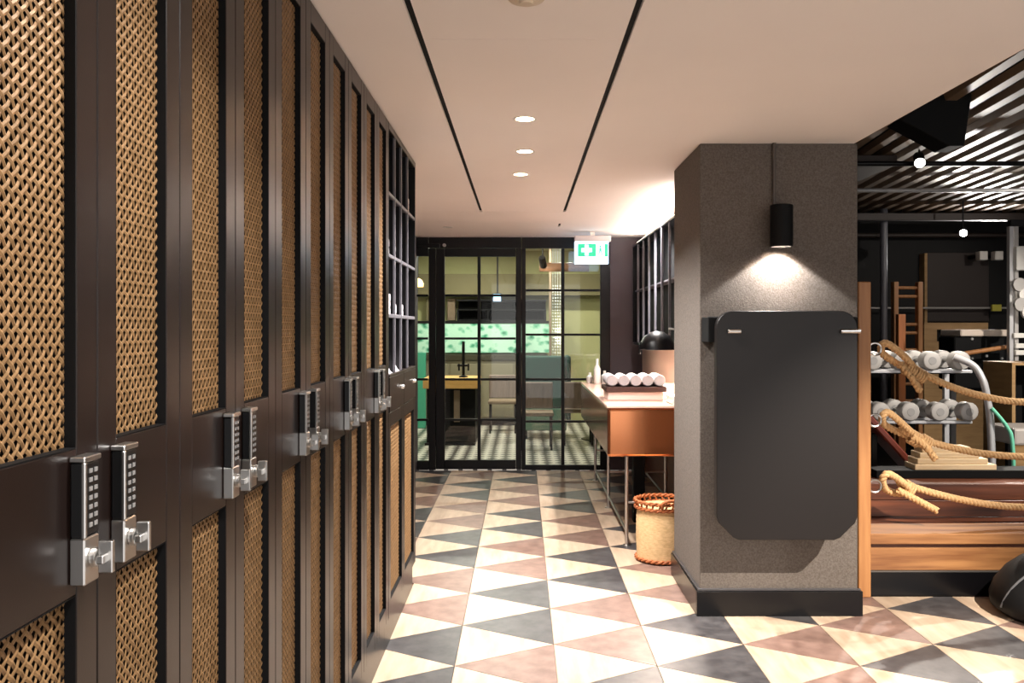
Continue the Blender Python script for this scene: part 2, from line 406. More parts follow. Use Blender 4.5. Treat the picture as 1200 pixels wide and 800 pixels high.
MB().cyl((zx(521), 0, zz(287.5)), .018, YD-.045, YD-.005, 'y', 12).build('closer_pivot', M_CHROME, d1, smooth=40)
w2 = empty_struct('window_2', (zx(660), YD, 0))
bar(w2, 'jamb', zx(611.2), zx(616), 0, zz(291)); bar(w2, 'jamb', zx(703.5), .934, 0, zz(291))
bar(w2, 'head', zx(611.2), .934, zz(290.8), CEIL-.002); bar(w2, 'sill', zx(616), zx(703.4), 0, zz(545))
glazing(w2, 616.1, 703.4, 291, 545, [659.7], [340, 392, 444.5, 494])

# ------------------------------------------------------------------ lockers
PITCH, Y00 = .30, 0.945
def woven(parent, y0, y1, z0, z1, x):
    """flat strips woven over and under at 45 degrees"""
    p = .0138; wd = .0035; ov = .0012; mb = MB()
    ext = .008; a0, a1, b0, b1 = y0-ext, y1+ext, z0-ext, z1+ext
    for d in (0, 1):
        # family d: lines u = const, walk along v ; y=(u+s*v)/sqrt2 ...
        q = p
        kmin = int((a0-b1)/(q*1.41421))-2 if d == 0 else int((a0+b0)/(q*1.41421))-2
        kmax = int((a1-b0)/(q*1.41421))+2 if d == 0 else int((a1+b1)/(q*1.41421))+2
        s = q*1.41421
        for k in range(kmin, kmax+1):
            # crossing points of strip k with the other family's strips j: y-z = k*s (d=0), y+z = j*s
            pts = []
            lo = int(math.floor(((a0+b0) if d == 0 else (a0-b1))/s))-1; hi = int(math.ceil(((a1+b1) if d == 0 else (a1-b0))/s))+1
            for j in range(lo, hi+1):
                y = (j+k)*s/2; z = (j-k)*s/2 if d == 0 else (k-j)*s/2
                if a0 <= y <= a1 and b0 <= z <= b1:
                    pts.append((y, z, 1 if (j+k+d) % 2 == 0 else -1))
            if len(pts) < 2: continue
            sgn = 1 if d == 0 else -1
            ny, nz = (-.7071, .7071) if d == 0 else (.7071, .7071)
            base = len(mb.v); vv = []; ff = []
            for (y, z, o) in pts:
                xx = x+o*ov
                vv += [(xx-.0006, y-ny*wd, z-nz*wd), (xx+.0008, y, z), (xx-.0006, y+ny*wd, z+nz*wd)]
            for i in range(len(pts)-1):
                b_ = 3*i; ff += [(b_, b_+1, b_+4, b_+3), (b_+1, b_+2, b_+5, b_+4)]
            mb.add(vv, ff)
    o = mb.build('woven_mesh', M_CANE, parent); o['kind'] = 'stuff'; return o
def door_frame(parent, y0, y1, openings, zb, zt, st=.058, x=XF, th=.012):
    mb = MB(); g_ = .0012
    mb.box(x-th, x, y0+g_, y0+st, zb, zt); mb.box(x-th, x, y1-st, y1-g_, zb, zt)
    z = zb
    for o0, o1 in openings+[(zt, zt)]:
        mb.box(x-th, x-.0002, y0+st, y1-st, z, o0); z = o1
    return mb.build('door', M_LOCK, parent, .0016)
def liner(parent, y0, y1, z0, z1):
    k = .002; a, b = XF-.0175, XF-.0008
    MB().box(a, b, y0, y0+k, z0, z1).box(a, b, y1-k, y1, z0, z1).box(a, b, y0+k, y1-k, z1-k, z1).box(a, b, y0+k, y1-k, z0, z0+k).build('opening_liner', M_BLACKM, parent)
def make_lock(parent, yc):
    x = XF; y0, y1 = yc-.0225, yc+.0225
    lk = MB().box(x, x+.02, y0, y1, 1.212, 1.316).build('keypad_lock', M_BLACKP, parent, .003)
    MB().box(x, x+.022, y0-.001, y1+.001, 1.3162, 1.324).box(x+.0165, x+.0225, y0-.0012, y0+.006, 1.212, 1.3162).build('silver_edge', M_CHROME, lk, .0015)
    kb = MB()
    for r in range(7):
        for cc in range(2):
            kb.box(x+.0201, x+.0214, y0+.014+cc*.014, y0+.022+cc*.014, 1.225+r*.0125, 1.231+r*.0125)
    kb.build('keypad_buttons', M_KEYS, lk)
    MB().box(x, x+.021, y0, y1-.004, 1.147, 1.2118).build('silver_base', M_CHROME, lk, .002)
    tt = MB().cyl((0, yc, 1.182), .014, x+.021, x+.03, 'x', 16).box(x+.03, x+.05, yc-.004, yc+.005, 1.160, 1.205)
    tt.box(x+.034, x+.044, yc-.018, yc+.018, 1.176, 1.188)
    tt.build('thumb_turn', M_CHROME, lk, .0015)
    return lk
def make_locker(y0, side, label):
    y1 = y0+PITCH
    t = thing('locker', label, 'locker', (XF-.2, y0+PITCH/2, 0), 'row of tall brown lockers')
    xb = XL+.005; xi = XF-.022
    b = MB().box(xb, xi, y0+.001, y0+.013, .15, 2.462).box(xb, xi, y1-.013, y1-.001, .15, 2.462)
    b.box(xb, xb+.01, y0+.013, y1-.013, .15, 2.462).box(xb+.01, xi, y0+.013, y1-.013, .15, .162).box(xb+.01, xi, y0+.013, y1-.013, 2.45, 2.462)
    b.box(xb+.01, xi-.03, y0+.013, y1-.013, 1.20, 1.215)
    b.build('body', M_LOCKIN, t)
    MB().box(xb, XF-.018, y0, y1, 0.0, .149).build('plinth', M_LOCK, t)
    dr = door_frame(t, y0, y1, [(.225, 1.13), (1.333, 2.40)], .152, 2.462)
    for a, b in ((.225, 1.13), (1.333, 2.40)):
        liner(dr, y0+.058, y1-.058, a, b); woven(dr, y0+.058, y1-.058, a, b, XF-.0165)
    make_lock(t, y1-.055 if side else y0+.062)
    return t
ORDN = ['', '', 'second', 'third', 'fourth', 'fifth', 'sixth', 'seventh', 'eighth', 'ninth', 'tenth', 'eleventh']
protoR = make_locker(Y00, True, ''); protoL = make_locker(Y00+PITCH, False, '')
for k in range(10):
    if k == 0: o = protoR
    elif k == 1: o = protoL
    else:
        o = copy_tree(protoR if k % 2 == 0 else protoL)
        o.location.y += PITCH*(k-(k % 2))
    nth = 10-k
    hand = 'keypad lock at its far edge' if k % 2 == 0 else 'keypad lock at its near edge'
    o['label'] = ('tall brown locker with woven mesh door, next to the open shelf unit' if nth == 1 else
                  'tall brown locker with woven mesh door, %s locker from the open shelf unit' % ORDN[nth])

# ------------------------------------------------------------------ open shelf unit at the end of the lockers
YS0, YS1 = 3.946, 4.955
t = thing('shelf_unit', 'black open pigeonhole shelf unit with brown drawer band and mesh doors below, beyond the lockers', 'shelf unit', (XF-.2, (YS0+YS1)/2, 0))
xb = XL+.005
MB().box(xb, xb+.012, YS0, YS1, .15, 2.462).build('back_panel', M_BLACKM, t)
for y in (YS0, YS1-.02): MB().box(xb+.012, XF, y, y+.02, .15, 2.462).build('side_panel', M_BLACK, t, .002)
MB().box(xb+.012, XF, YS0+.02, YS1-.02, 2.43, 2.462).build('top_panel', M_LOCK, t, .002)
M_EDGE = mat('grey_steel_edge', rgb(92, 90, 96), rough=.4)
bays = [4.17, 4.39, 4.635]
for y in bays:
    d = MB().box(xb+.012, XF-.012, y-.006, y+.006, 1.286, 2.43).build('divider', M_BLACK, t)
    MB().box(XF-.012, XF, y-.009, y+.009, 1.286, 2.43).build('edge_strip', M_EDGE, d, .002)
for z in (1.568, 1.85, 2.14):
    ys = [YS0+.02]+bays+[YS1-.02]
    for i in range(4):
        s_ = MB().box(xb+.012, XF-.014, ys[i]+(.006 if i else 0), ys[i+1]-(.006 if i < 3 else 0), z-.012, z).build('shelf', M_BLACK, t)
        MB().box(XF-.014, XF-.001, ys[i]+(.009 if i else 0), ys[i+1]-(.009 if i < 3 else 0), z-.016, z+.002).build('edge_strip', M_EDGE, s_, .002)
MB().box(xb+.012, XF+.004, YS0+.02, YS1-.02, 1.274, 1.2855).build('drawer_top', M_LOCK, t, .002)
for i, (a, b) in enumerate(((YS0+.022, 4.449), (4.452, YS1-.022))):
    d = MB().box(XF-.4, XF+.004, a, b, 1.108, 1.273).build('drawer', M_LOCK, t, .002)
    MB().lathe([(.012, 0), (.012, .006), (.007, .016), (.0001, .016)], (XF+.004, b-.1, 1.205), 'x', 14).build('drawer_knob', M_CHROME, d, smooth=40)
    dr = door_frame(t, a-.002, b+.002, [(.225, 1.04)], .152, 1.104, st=.055)
    liner(dr, a+.053, b-.053, .225, 1.04); woven(dr, a+.053, b-.053, .225, 1.04, XF-.0165)
MB().box(xb, XF-.018, YS0, YS1, 0, .149).build('plinth', M_LOCK, t)
# white things kept in the pigeonholes
def folded_towel(y, z, w_, h_, label, x=XF-.17, d_=.3):
    mb = MB(); n = max(1, int(h_/.028)); hh = h_/n
    for i in range(n):
        dx = random.uniform(-.006, .006)
        pts = rrect(y-w_/2+dx, y+w_/2+dx, z+i*hh+.0005, z+(i+1)*hh, hh*.45, 4)
        mb.prism(pts, 'x', x-d_/2, x+d_/2)
    return tag(mb.build('folded_towel', M_TOWEL, None, smooth=50), label, 'towel')
folded_towel(4.068, 1.5685, .16, .10, 'tall white folded towel stack in the pigeonhole nearest the lockers')
folded_towel(4.30, 1.5685, .10, .055, 'thin white folded towel in a pigeonhole of the third shelf row')
folded_towel(4.53, 1.5685, .12, .06, 'small white folded towel in a middle pigeonhole above the drawers')
folded_towel(4.06, 1.8505, .10, .08, 'narrow white folded towel on the upper shelf beside the lockers')
folded_towel(4.27, 1.8505, .10, .07, 'white folded towel on the upper shelf, second pigeonhole from the lockers')
folded_towel(4.75, 2.1405, .16, .09, 'white folded towel in the topmost end pigeonhole')
# crumpled white towels lying on the drawer band
for ya, yb, hh_, lab_ in ((3.975, 4.155, .07, 'lower white crumpled towel on the drawer band next to the lockers'), (4.185, 4.375, .11, 'taller white crumpled towel on the drawer band, second bay from the lockers')):
    mb = MB(); nn = 12; vv = []; ff = []
    for j in range(nn+1):
        for i in range(nn+1):
            u, v_ = i/nn, j/nn
            rise = math.sin(PI*u)**.5*math.sin(PI*v_)**.5
            vv.append((XF-.24+.23*u, ya+(yb-ya)*v_, 1.2865+rise*(hh_*.75+.02*math.sin(7*u+3*v_)+.02*math.sin(9*v_-4*u))))
    for j in range(nn):
        for i in range(nn): a = j*(nn+1)+i; ff.append((a, a+1, a+nn+2, a+nn+1))
    b0 = len(vv); vv += [(p[0], p[1], 1.2862) for p in vv[:]]
    ff += [tuple(b0+q for q in reversed(f)) for f in ff[:nn*nn]]
    mb.add(vv, ff)
    tag(mb.build('crumpled_towel', M_TOWEL, None, smooth=60), lab_, 'towel')

# ------------------------------------------------------------------ column with wall lamp and hanging board
CXL, CXR, CYF, CYB = .93, 1.757, 4.47, 5.225
col = struct(MB().box(CXL, CXR, CYF, CYB, 0, CEIL-.001).build('column', M_COLUMN, None, .004))
bb = MB().box(CXL-.02, CXR+.02, CYF-.02, CYF-.0005, 0, .13).box(CXL-.02, CXL-.0005, CYF, CYB, 0, .13).box(CXR+.0005, CXR+.02, CYF, CYB, 0, .13)
bb = struct(bb.build('baseboard_column', M_BASE, None, .002))
MB().box(CXL-.012, CXR+.012, CYF-.012, CYF-.0005, .1301, .142).box(CXL-.012, CXL-.0005, CYF, CYB, .1301, .142).build('baseboard_cap', mat('grey_cap', rgb(60, 58, 60), rough=.3), bb, .002)
lx, ly = 1.3315, 4.382
t = thing('wall_lamp', 'black cylinder wall lamp hanging on the grey column, shining down', 'lamp', (lx, ly, 1.92))
MB().lathe([(.05, 1.9205), (.056, 1.9205), (.057, 1.924), (.057, 2.131), (.053, 2.135), (.0001, 2.135)], (lx, ly, 0), n=28, cap=False).lathe([(.05, 1.9205), (.05, 1.955)], (lx, ly, 0), n=28, cap=False).build('shade', M_BLACKM, t, smooth=40)
MB().lathe([(.0001, 1.9545), (.0495, 1.9545)], (lx, ly, 0), n=24).build('lens', M_SPOTG, t)
MB().cyl((lx-.016, CYF-.012, 0), .0095, 2.12, CEIL-.001, n=10).build('conduit', mat('grey_conduit', rgb(74, 66, 60), rough=.5), t, smooth=40)
MB().box(lx-.02, lx+.02, ly+.055, CYF-.0005, 2.03, 2.09).build('wall_bracket', M_BLACKM, t, .003)
l = spot('wall_lamp_light', (lx, ly, 1.95), (lx, ly, 0), 40, 112, .15, .02, (1, .98, .95))
l.parent = t; l.matrix_parent_inverse = Matrix.Translation((-lx, -ly, -1.92))
# board
px0, px1, pz0, pz1 = .969, 1.672, .446, 1.589
t = thing('hanging_board', 'large charcoal board with rounded corners held off the front of the column', 'board', ((px0+px1)/2, 4.28, pz0))
r_ = .085; ch = .095
out = []
for cx_, cz_, a in ((px1-r_, pz1-r_, 0), (px0+r_, pz1-r_, PI/2)):
    for i in range(8): q = a+PI/2*i/7; out.append((cx_+r_*math.cos(q), cz_+r_*math.sin(q)))
out += [(px0, pz0+ch+.02), (px0+.012, pz0+ch-.01), (px0+ch-.01, pz0+.012), (px0+ch+.02, pz0), (px1-ch-.02, pz0), (px1-ch+.01, pz0+.012), (px1-.012, pz0+ch-.01), (px1, pz0+ch+.02)]
MB().prism(out, 'y', 4.255, 4.31).build('board_face', M_PANEL, t, .003)
for x in (px0-.03, px1-.05):
    MB().box(x, x+.075, 4.3105, CYF-.001, 1.43, 1.56).build('wall_bracket', M_BLACKM, t, .004)
for x0_, x1_ in ((1.022, 1.088), (1.585, 1.682)):
    MB().cyl((0, 4.243, 1.487), .011, x0_, x1_, 'x', 12, .002).build('chrome_pin', M_CHROME, t, smooth=40)

# ------------------------------------------------------------------ copper counter on chrome legs
CY0, CY1, CXA, CXB = 5.85, 8.5, .585, XR-.006
t = thing('copper_counter', 'polished copper box counter on thin chrome legs along the right wall', 'counter', ((CXA+CXB)/2, (CY0+CY1)/2, 0))
MB().box(CXA, CXB, CY0, CY1, .62, .955).build('copper_box', M_COPPER, t, .02, seg=3)
MB().box(CXA-.004, CXB, CY0-.004, CY1, .9552, .972).build('counter_top', mat('pink_stone_top', rgb(214, 176, 158), rough=.15), t, .003)
for y in (5.9, 7.15, 8.42):
    for x in (.722, 1.2):
        lg = MB().cyl((x, y, 0), .013, .012, .619, n=12).build('leg', M_CHROME, t, smooth=40)
        MB().lathe([(.03, 0), (.03, .006), (.016, .012)], (x, y, 0), n=14).build('foot', M_CHROME, lg, smooth=40)
for x in (.722, 1.2):
    MB().cyl((x, 0, .10), .009, 5.9, 8.42, 'y', 10).build('floor_rail', M_CHROME, t, smooth=40)
for y in (5.9, 7.15, 8.42):
    MB().cyl((0, y, .30), .009, .722, 1.2, 'x', 10).build('cross_rail', M_CHROME, t, smooth=40)
MB().box(.86, .95, 6.6, 6.7, .0, .619).build('waste_box', M_BLACKM, t, .005)
# things on the counter
tb = thing('towel_tray', 'dark tray on a pale stand holding rolled white towels on the copper counter', 'tray', (.86, 6.45, .972))
MB().box(.63, 1.04, 6.28, 6.62, .9725, 1.035).build('stand', mat('pale_pink_box', rgb(226, 200, 190), rough=.4), tb, .004)
MB().box(.615, 1.06, 6.26, 6.64, 1.0355, 1.072).build('tray', mat('dark_walnut', rgb(62, 36, 30), rough=.4), tb, .004)
for i in range(5):
    x = .663+i*.088
    r = thing('rolled_towel', 'white rolled towel on the counter tray, %s from the desk lamp' % ('fifth', 'fourth', 'third', 'second', 'first')[i], 'towel', (x, 6.45, 1.0725), 'rolled towels on the counter tray')
    sp = []
    for k in range(46):
        a = k/46*5.2*PI; rr = .006+.038*k/46; sp.append((x+rr*math.cos(a), 1.1165+rr*math.sin(a)))
    MB().lathe([(.036, 6.285), (.0425, 6.295), (.0435, 6.45), (.0425, 6.605), (.036, 6.615)], (x, 0, 1.1165), 'y', 20).build('towel_body', M_TOWEL, r, smooth=50)
    mb = MB()
    for k in range(45):
        a, b = Vector((sp[k][0], 6.283, sp[k][1])), Vector((sp[k+1][0], 6.283, sp[k+1][1]))
        nrm = Vector((-(b-a).z, 0, (b-a).x)).normalized()*.0022
        mb.add([a-nrm, b-nrm, b+nrm, a+nrm, a-nrm+Vector((0, .004, 0)), b-nrm+Vector((0, .004, 0)), b+nrm+Vector((0, .004, 0)), a+nrm+Vector((0, .004, 0))], [(0, 1, 2, 3), (0, 4, 5, 1), (2, 6, 7, 3)])
    mb.build('rolled_edge', M_TOWEL, r)
for i, (x, y, n_) in enumerate(((1.15, 6.08, 9), (1.14, 6.82, 14))):
    mb = MB()
    for k in range(n_):
        a = random.uniform(-.008, .008); mb.box(x-.105+a, x+.105+a, y-.14-a, y+.14-a, .9725+k*.006, .9725+k*.006+.0056)
    tag(mb.build('paper_stack', M_PAPER), ['low stack of white papers lit by the desk lamp', 'taller stack of white papers behind the desk lamp base'][i], 'papers')
# desk lamp
dx, dy = 1.185, 6.45
t = thing('desk_lamp', 'black desk lamp with a wide dome shade on the copper counter', 'lamp', (dx, dy, .972))
MB().lathe([(.075, .9725), (.075, .985), (.06, .995), (.012, 1.0), (.0001, 1.0)], (dx, dy, 0), n=24).build('base', M_BLACK, t, smooth=40)
MB().tube(smooth_path([(dx, dy, .995), (dx, dy, 1.2), (dx, dy, 1.44), (dx-.03, dy, 1.492), (dx-.08, dy, 1.50)], 6), .008, 8).build('stem', M_CHROME, t, smooth=60)
sc = (1.02, dy, 0)
MB().lathe([(.135, 1.345), (.13, 1.39), (.10, 1.44), (.05, 1.475), (.0001, 1.485)], sc, n=28, cap=False).build('shade', M_BLACK, t, smooth=50)
MB().tube([(sc[0]-.137*math.cos(a), sc[1]-.137*math.sin(a), 1.345) for a in [i*2*PI/32 for i in range(32)]], .004, 6, True).build('shade_rim', M_BLACK, t, smooth=60)
MB().tube(smooth_path([(.90, dy-.02, 1.40), (.885, dy-.02, 1.36), (.885, dy-.02, 1.31)], 5), .008, 8).build('shade_handle', M_BLACK, t, smooth=60)
MB().lathe([(.0001, 1.36), (.03, 1.375), (.035, 1.40), (.018, 1.44)], sc, n=16).build('bulb', M_LAMP, t, smooth=60)
l = spot('desk_lamp_light', (sc[0], sc[1], 1.355), (sc[0]+.04, sc[1]+.02, 0), 46, 160, .3, .03, (1, .82, .66)); l.parent = t; l.matrix_parent_inverse = Matrix.Translation((-dx, -dy, -.972))
# small glassware further along
for i, (x, y, h_) in enumerate(((.72, 8.2, .24), (.80, 8.3, .12), (.66, 8.32, .10))):
    tag(MB().lathe([(.03, .9725), (.034, .98), (.034, .9725+h_*.6), (.014, .9725+h_*.75), (.014, .9725+h_)], (x, y, 0), n=16).build('glass_bottle' if i == 0 else 'glass_tumbler', mat('milky_glass', rgb(214, 214, 210), rough=.15), None, smooth=40),
        ['tall pale glass bottle at the door end of the counter', 'short pale tumbler right of the glass bottle', 'short pale tumbler left of the glass bottle'][i], 'bottle' if i == 0 else 'tumbler')

# ------------------------------------------------------------------ basket
bx, by = .905, 5.56
t = thing('woven_basket', 'tall pale woven basket with rust willow rim beside the column', 'basket', (bx, by, 0))
mb = MB(); prof = []
for i in range(25):
    z = .02+.33*i/24; prof.append((.156+.0015*(i % 2)+.006*math.sin(PI*i/24), z))
mb.lathe(prof, (bx, by, 0), n=36); mb.lathe([(.0001, .02), (.15, .02)], (bx, by, 0), n=36)
mb.build('body', M_BASKET, t, smooth=50)
for z, rr, nm in ((.018, .162, 'bottom_band'), (.345, .166, 'rim_band'), (.385, .170, 'rim')):
    mb = MB()
    for s_ in (0, PI):
        mb.tube([(bx+(rr+.006*math.cos(a*14+s_))*math.cos(a), by+(rr+.006*math.cos(a*14+s_))*math.sin(a), z+.007*math.sin(a*14+s_)) for a in [i*2*PI/112 for i in range(112)]], .0075, 6, True)
    mb.build(nm, M_RUST, t, smooth=60)
mb = MB()
for i in range(24):
    a = i*2*PI/24; mb.tube([(bx+.162*math.cos(a), by+.162*math.sin(a), .345), (bx+.168*math.cos(a+.09), by+.168*math.sin(a+.09), .39)], .0065, 5)
mb.build('rim_lacing', M_RUST, t, smooth=60)
MB().tube(smooth_path([(bx-.02, by-.165, .36), (bx-.015, by-.19, .40), (bx+.03, by-.19, .415), (bx+.075, by-.175, .40), (bx+.08, by-.155, .36)], 6), .011, 7).build('handle', M_RUST, t, smooth=60)

# ------------------------------------------------------------------ black cabinet on the right wall
t = thing('wall_cabinet', 'black steel wall cabinet with upright bars above the copper counter', 'cabinet', (XR-.06, 7.4, 1.34))
cx0 = XR-.005
MB().box(cx0-.012, cx0, 5.6, 8.85, 1.34, 2.36).build('back_panel', M_BLACKM, t)
MB().box(cx0-.12, cx0-.012, 5.6, 8.85, 1.34, 1.362).box(cx0-.12, cx0-.012, 5.6, 8.85, 2.338, 2.36).box(cx0-.12, cx0-.012, 5.6, 5.62, 1.362, 2.338).box(cx0-.12, cx0-.012, 8.83, 8.85, 1.362, 2.338).build('frame', M_BLACK, t, .002)
for i in range(1, 9):
    y = 5.6+3.25*i/9; MB().box(cx0-.12, cx0-.1, y-.01, y+.01, 1.362, 2.338).build('upright_bar', M_EDGE, t, .002)
MB().box(cx0-.098, cx0-.012, 5.62, 8.83, 1.88, 1.895).build('shelf', M_EDGE, t, .002)

lt = thing('light_strip', 'warm light strip lying on top of the black wall cabinet', 'light', (cx0-.08, 7.2, 2.36))
MB().box(cx0-.10, cx0-.05, 5.7, 8.75, 2.3605, 2.375).build('channel', M_SILVER, lt, .002)
MB().box(cx0-.096, cx0-.054, 5.72, 8.73, 2.3752, 2.378).build('diffuser', M_LAMP, lt)
l = area('light_strip_lamp', (cx0-.078, 7.2, 2.381), (cx0-.30, 7.2, 2.6), 34, 3.0, .04, (1, .88, .8)); l.rotation_euler = (PI, math.radians(-40), 0)
l.data.size, l.data.size_y = .04, 3.0
l.parent = lt; l.matrix_parent_inverse = Matrix.Translation((-(cx0-.08), -7.2, -2.36))

# ------------------------------------------------------------------ exit sign
sy = 8.5
def sX(px): return (px-CX)*sy/FPX
def sZ(py): return EYE-(py-CY)*sy/FPX
t = thing('exit_sign', 'lit green and white emergency sign with a white cross hanging by the door', 'sign', (sX(694), sy, sZ(309)))
MB().box(sX(673.5), sX(713), sy, sy+.05, sZ(309), sZ(283)).build('light_box', M_SIGNW, t, .004)
MB().box(sX(673.5), sX(716), sy-.005, sy+.06, sZ(283)+.001, sZ(276)).build('housing', mat('sign_housing', rgb(196, 188, 188), rough=.5), t, .004)
MB().box(sX(692), sX(697), sy+.02, sy+.04, sZ(276), CEIL-.001).build('hanger', M_WHITE, t)
for a, b in ((677, 698.6), (708.4, 712.4)):
    MB().box(sX(a), sX(b), sy-.002, sy-.0003, sZ(300.5), sZ(285.5)).build('green_field', M_SIGNG, t)
c0, c1 = sX(687.5), sZ(293)
cr = [(.018, .052), (.018, .018), (.052, .018), (.052, -.018), (.018, -.018), (.018, -.052)]
outl = [(c0+a, c1+b) for a, b in cr]+[(c0-a, c1+b) for a, b in reversed(cr)]
MB().prism(outl, 'y', sy-.004, sy-.0021).build('cross', M_SIGNW, t)
f0 = sX(703.5)
fg = MB().cyl((f0, 0, c1+.038), .012, sy-.003, sy-.0004, 'y', 12).box(f0-.012, f0+.012, sy-.003, sy-.0004, c1-.012, c1+.024)
fg.prism([(f0-.012, c1-.012), (f0, c1-.012), (f0-.014, c1-.05), (f0-.024, c1-.048)], 'y', sy-.003, sy-.0004).prism([(f0, c1-.012), (f0+.012, c1-.012), (f0+.026, c1-.046), (f0+.016, c1-.05)], 'y', sy-.003, sy-.0004)
fg.build('figure', M_SIGNG, t)

# ------------------------------------------------------------------ timber post, stepped bench, ropes
t = thing('timber_post', 'square pine timber post beside the grey column', 'post', (1.911, 4.795, 0))
MB().box(1.876, 1.946, 4.76, 4.83, 0, 1.762).build('post_timber', M_WOODP, t, .004)
for z in (1.385, .985, .615):
    e_ = MB().tube([(1.947+.036*(1-math.cos(a)), 4.80, z+.035*math.sin(a)) for a in [i*2*PI/16 for i in range(16)]], .006, 7, True)
    e_.box(1.9461, 1.951, 4.775, 4.825, z-.03, z+.03); e_.build('eye_bolt', M_CHROME, t, smooth=50)
BX0, BX1 = 1.95, 3.4
t = thing('stepped_bench', 'low stepped timber bench with black base between the corridor and the gym', 'bench', ((BX0+BX1)/2, 5.2, 0))
MB().box(BX0, BX1, 4.79, 5.6, 0, .134).build('black_base', M_BASE, t, .003)
MB().box(BX0, BX1, 4.787, 4.80, .1345, .142).build('metal_strip', mat('grey_strip', rgb(110, 106, 102), rough=.3, metal=.6), t)
MB().box(BX0, BX1, 4.795, 4.82, .1425, .268).build('front_board', M_WOODH, t, .003)
MB().box(BX0, BX1, 4.815, 4.84, .268, .29).build('shadow_board', M_WOODR, t)  # dark board colour gives the shade of the groove
MB().box(BX0, BX1, 4.785, 4.90, .29, .35).build('step_nosing', M_WOODH, t, .005)
for i in range(2): MB().box(BX0, BX1, 4.903+i*.165, 5.065+i*.165, .30, .346).build('tread_board', M_WOODH if i == 0 else M_WOODR, t, .003)
MB().box(BX0, BX1, 4.84, 5.56, .135, .299).build('carcass', M_BLACKM, t)
for i in range(2): MB().box(BX0, BX1, 5.235, 5.26, .347+i*.102, .447+i*.102).build('riser_board', M_WOODR, t, .003)
for i in range(2): MB().box(BX0, BX1, 5.262+i*.165, 5.424+i*.165, .51, .548).build('seat_board', M_WOODR, t, .003)
MB().box(BX0+.3, BX1, 5.42, 5.6, .549, .60).build('black_edge', M_BLACKM, t, .003)

def rope_strands(path, r=.021, turns_per_m=14):
    mb = MB(); path = [Vector(p) for p in path]
    L_ = [0.0]
    for i in range(1, len(path)): L_.append(L_[-1]+(path[i]-path[i-1]).length)
    for s_ in range(3):
        pts = []
        for i, p in enumerate(path):
            tt = (path[min(i+1, len(path)-1)]-path[max(i-1, 0)]).normalized()
            a = tt.cross(Vector((0, 1, .02))).normalized(); b = tt.cross(a)
            q = 2*PI*(L_[i]*turns_per_m+s_/3)
            pts.append(p+a*(r*.5*math.cos(q))+b*(r*.5*math.sin(q)))
        mb.tube(pts, r*.56, 6)
    return mb
def resample(path, step=.009):
    out = [path[0]]; acc = 0.0
    for i in range(1, len(path)):
        a, b = path[i-1], path[i]; d = (b-a).length; pos = 0.0
        while acc+d-pos >= step:
            pos += step-acc; acc = 0.0; out.append(a.lerp(b, pos/d))
        acc += d-pos
    out.append(path[-1]); return out
def rope(label, main, loop, tail=None, whip=None):
    o = P(main[0][0], main[0][1], main[0][2]); o.z -= .05
    t = thing('rope', label, 'rope', o, 'ropes strung from the timber post')
    rope_strands(resample(smooth_path([P(*p) for p in main], 8))).build('rope_line', M_ROPE, t, smooth=70)
    rope_strands(resample(smooth_path([P(*p) for p in loop], 8))).build('eye_loop', M_ROPE, t, smooth=70)
    if tail: rope_strands(resample(smooth_path([P(*p) for p in tail], 8))).build('rope_tail', M_ROPE, t, smooth=70)
    for (x, y, d, rr) in whip or []:
        c_ = P(x, y, d); mb = MB()
        for k in range(4):
            ctr = c_+Vector((.85, 0, -.5)).normalized()*(k-1.5)*.016
            ax1 = Vector((.5, 0, .85)).normalized(); ax2 = Vector((0, 1, 0))
            mb.tube([ctr+(ax1*math.cos(a)+ax2*math.sin(a))*rr for a in [i*2*PI/16 for i in range(16)]], .009, 6, True)
        mb.build('seizing', M_ROPE, t, smooth=70)
rope('thick manila rope, topmost of three strung from the timber post',
     [(1058, 428, 4.93), (1085, 440, 4.93), (1120, 455, 4.95), (1160, 466, 4.97), (1200, 471, 4.98), (1290, 470, 5.0)],
     [(1062, 432, 4.96), (1048, 424, 4.96), (1034, 414, 4.94), (1033, 405, 4.86), (1038, 402, 4.86), (1048, 408, 4.87), (1060, 418, 4.9), (1072, 432, 4.93)],
     [(1055, 426, 4.90), (1068, 442, 4.89), (1078, 458, 4.9)], [(1066, 433, 4.93, .036), (1078, 440, 4.93, .034)])
rope('thick manila rope, middle one of three strung from the timber post',
     [(1055, 502, 4.93), (1078, 514, 4.93), (1110, 523, 4.95), (1150, 531, 4.97), (1200, 535, 4.98), (1290, 536, 5.0)],
     [(1068, 512, 4.96), (1050, 505, 4.96), (1036, 497, 4.94), (1034, 488, 4.86), (1040, 483, 4.86), (1050, 490, 4.87), (1062, 501, 4.9), (1074, 512, 4.93)],
     [(1070, 512, 4.90), (1084, 522, 4.89), (1096, 538, 4.89)], [(1072, 514, 4.93, .036), (1084, 518, 4.93, .034)])
rope('thick manila rope, lowest of three strung from the timber post',
     [(1052, 565, 4.93), (1085, 575, 4.93), (1120, 584, 4.95), (1160, 591, 4.97), (1200, 594, 4.98), (1290, 594, 5.0)],
     [(1068, 576, 4.96), (1052, 578, 4.96), (1038, 573, 4.94), (1034, 562, 4.86), (1040, 555, 4.84), (1052, 561, 4.87), (1066, 572, 4.9)],
     [(1052, 574, 4.90), (1075, 586, 4.89), (1098, 598, 4.89)], [(1064, 572, 4.93, .036)])
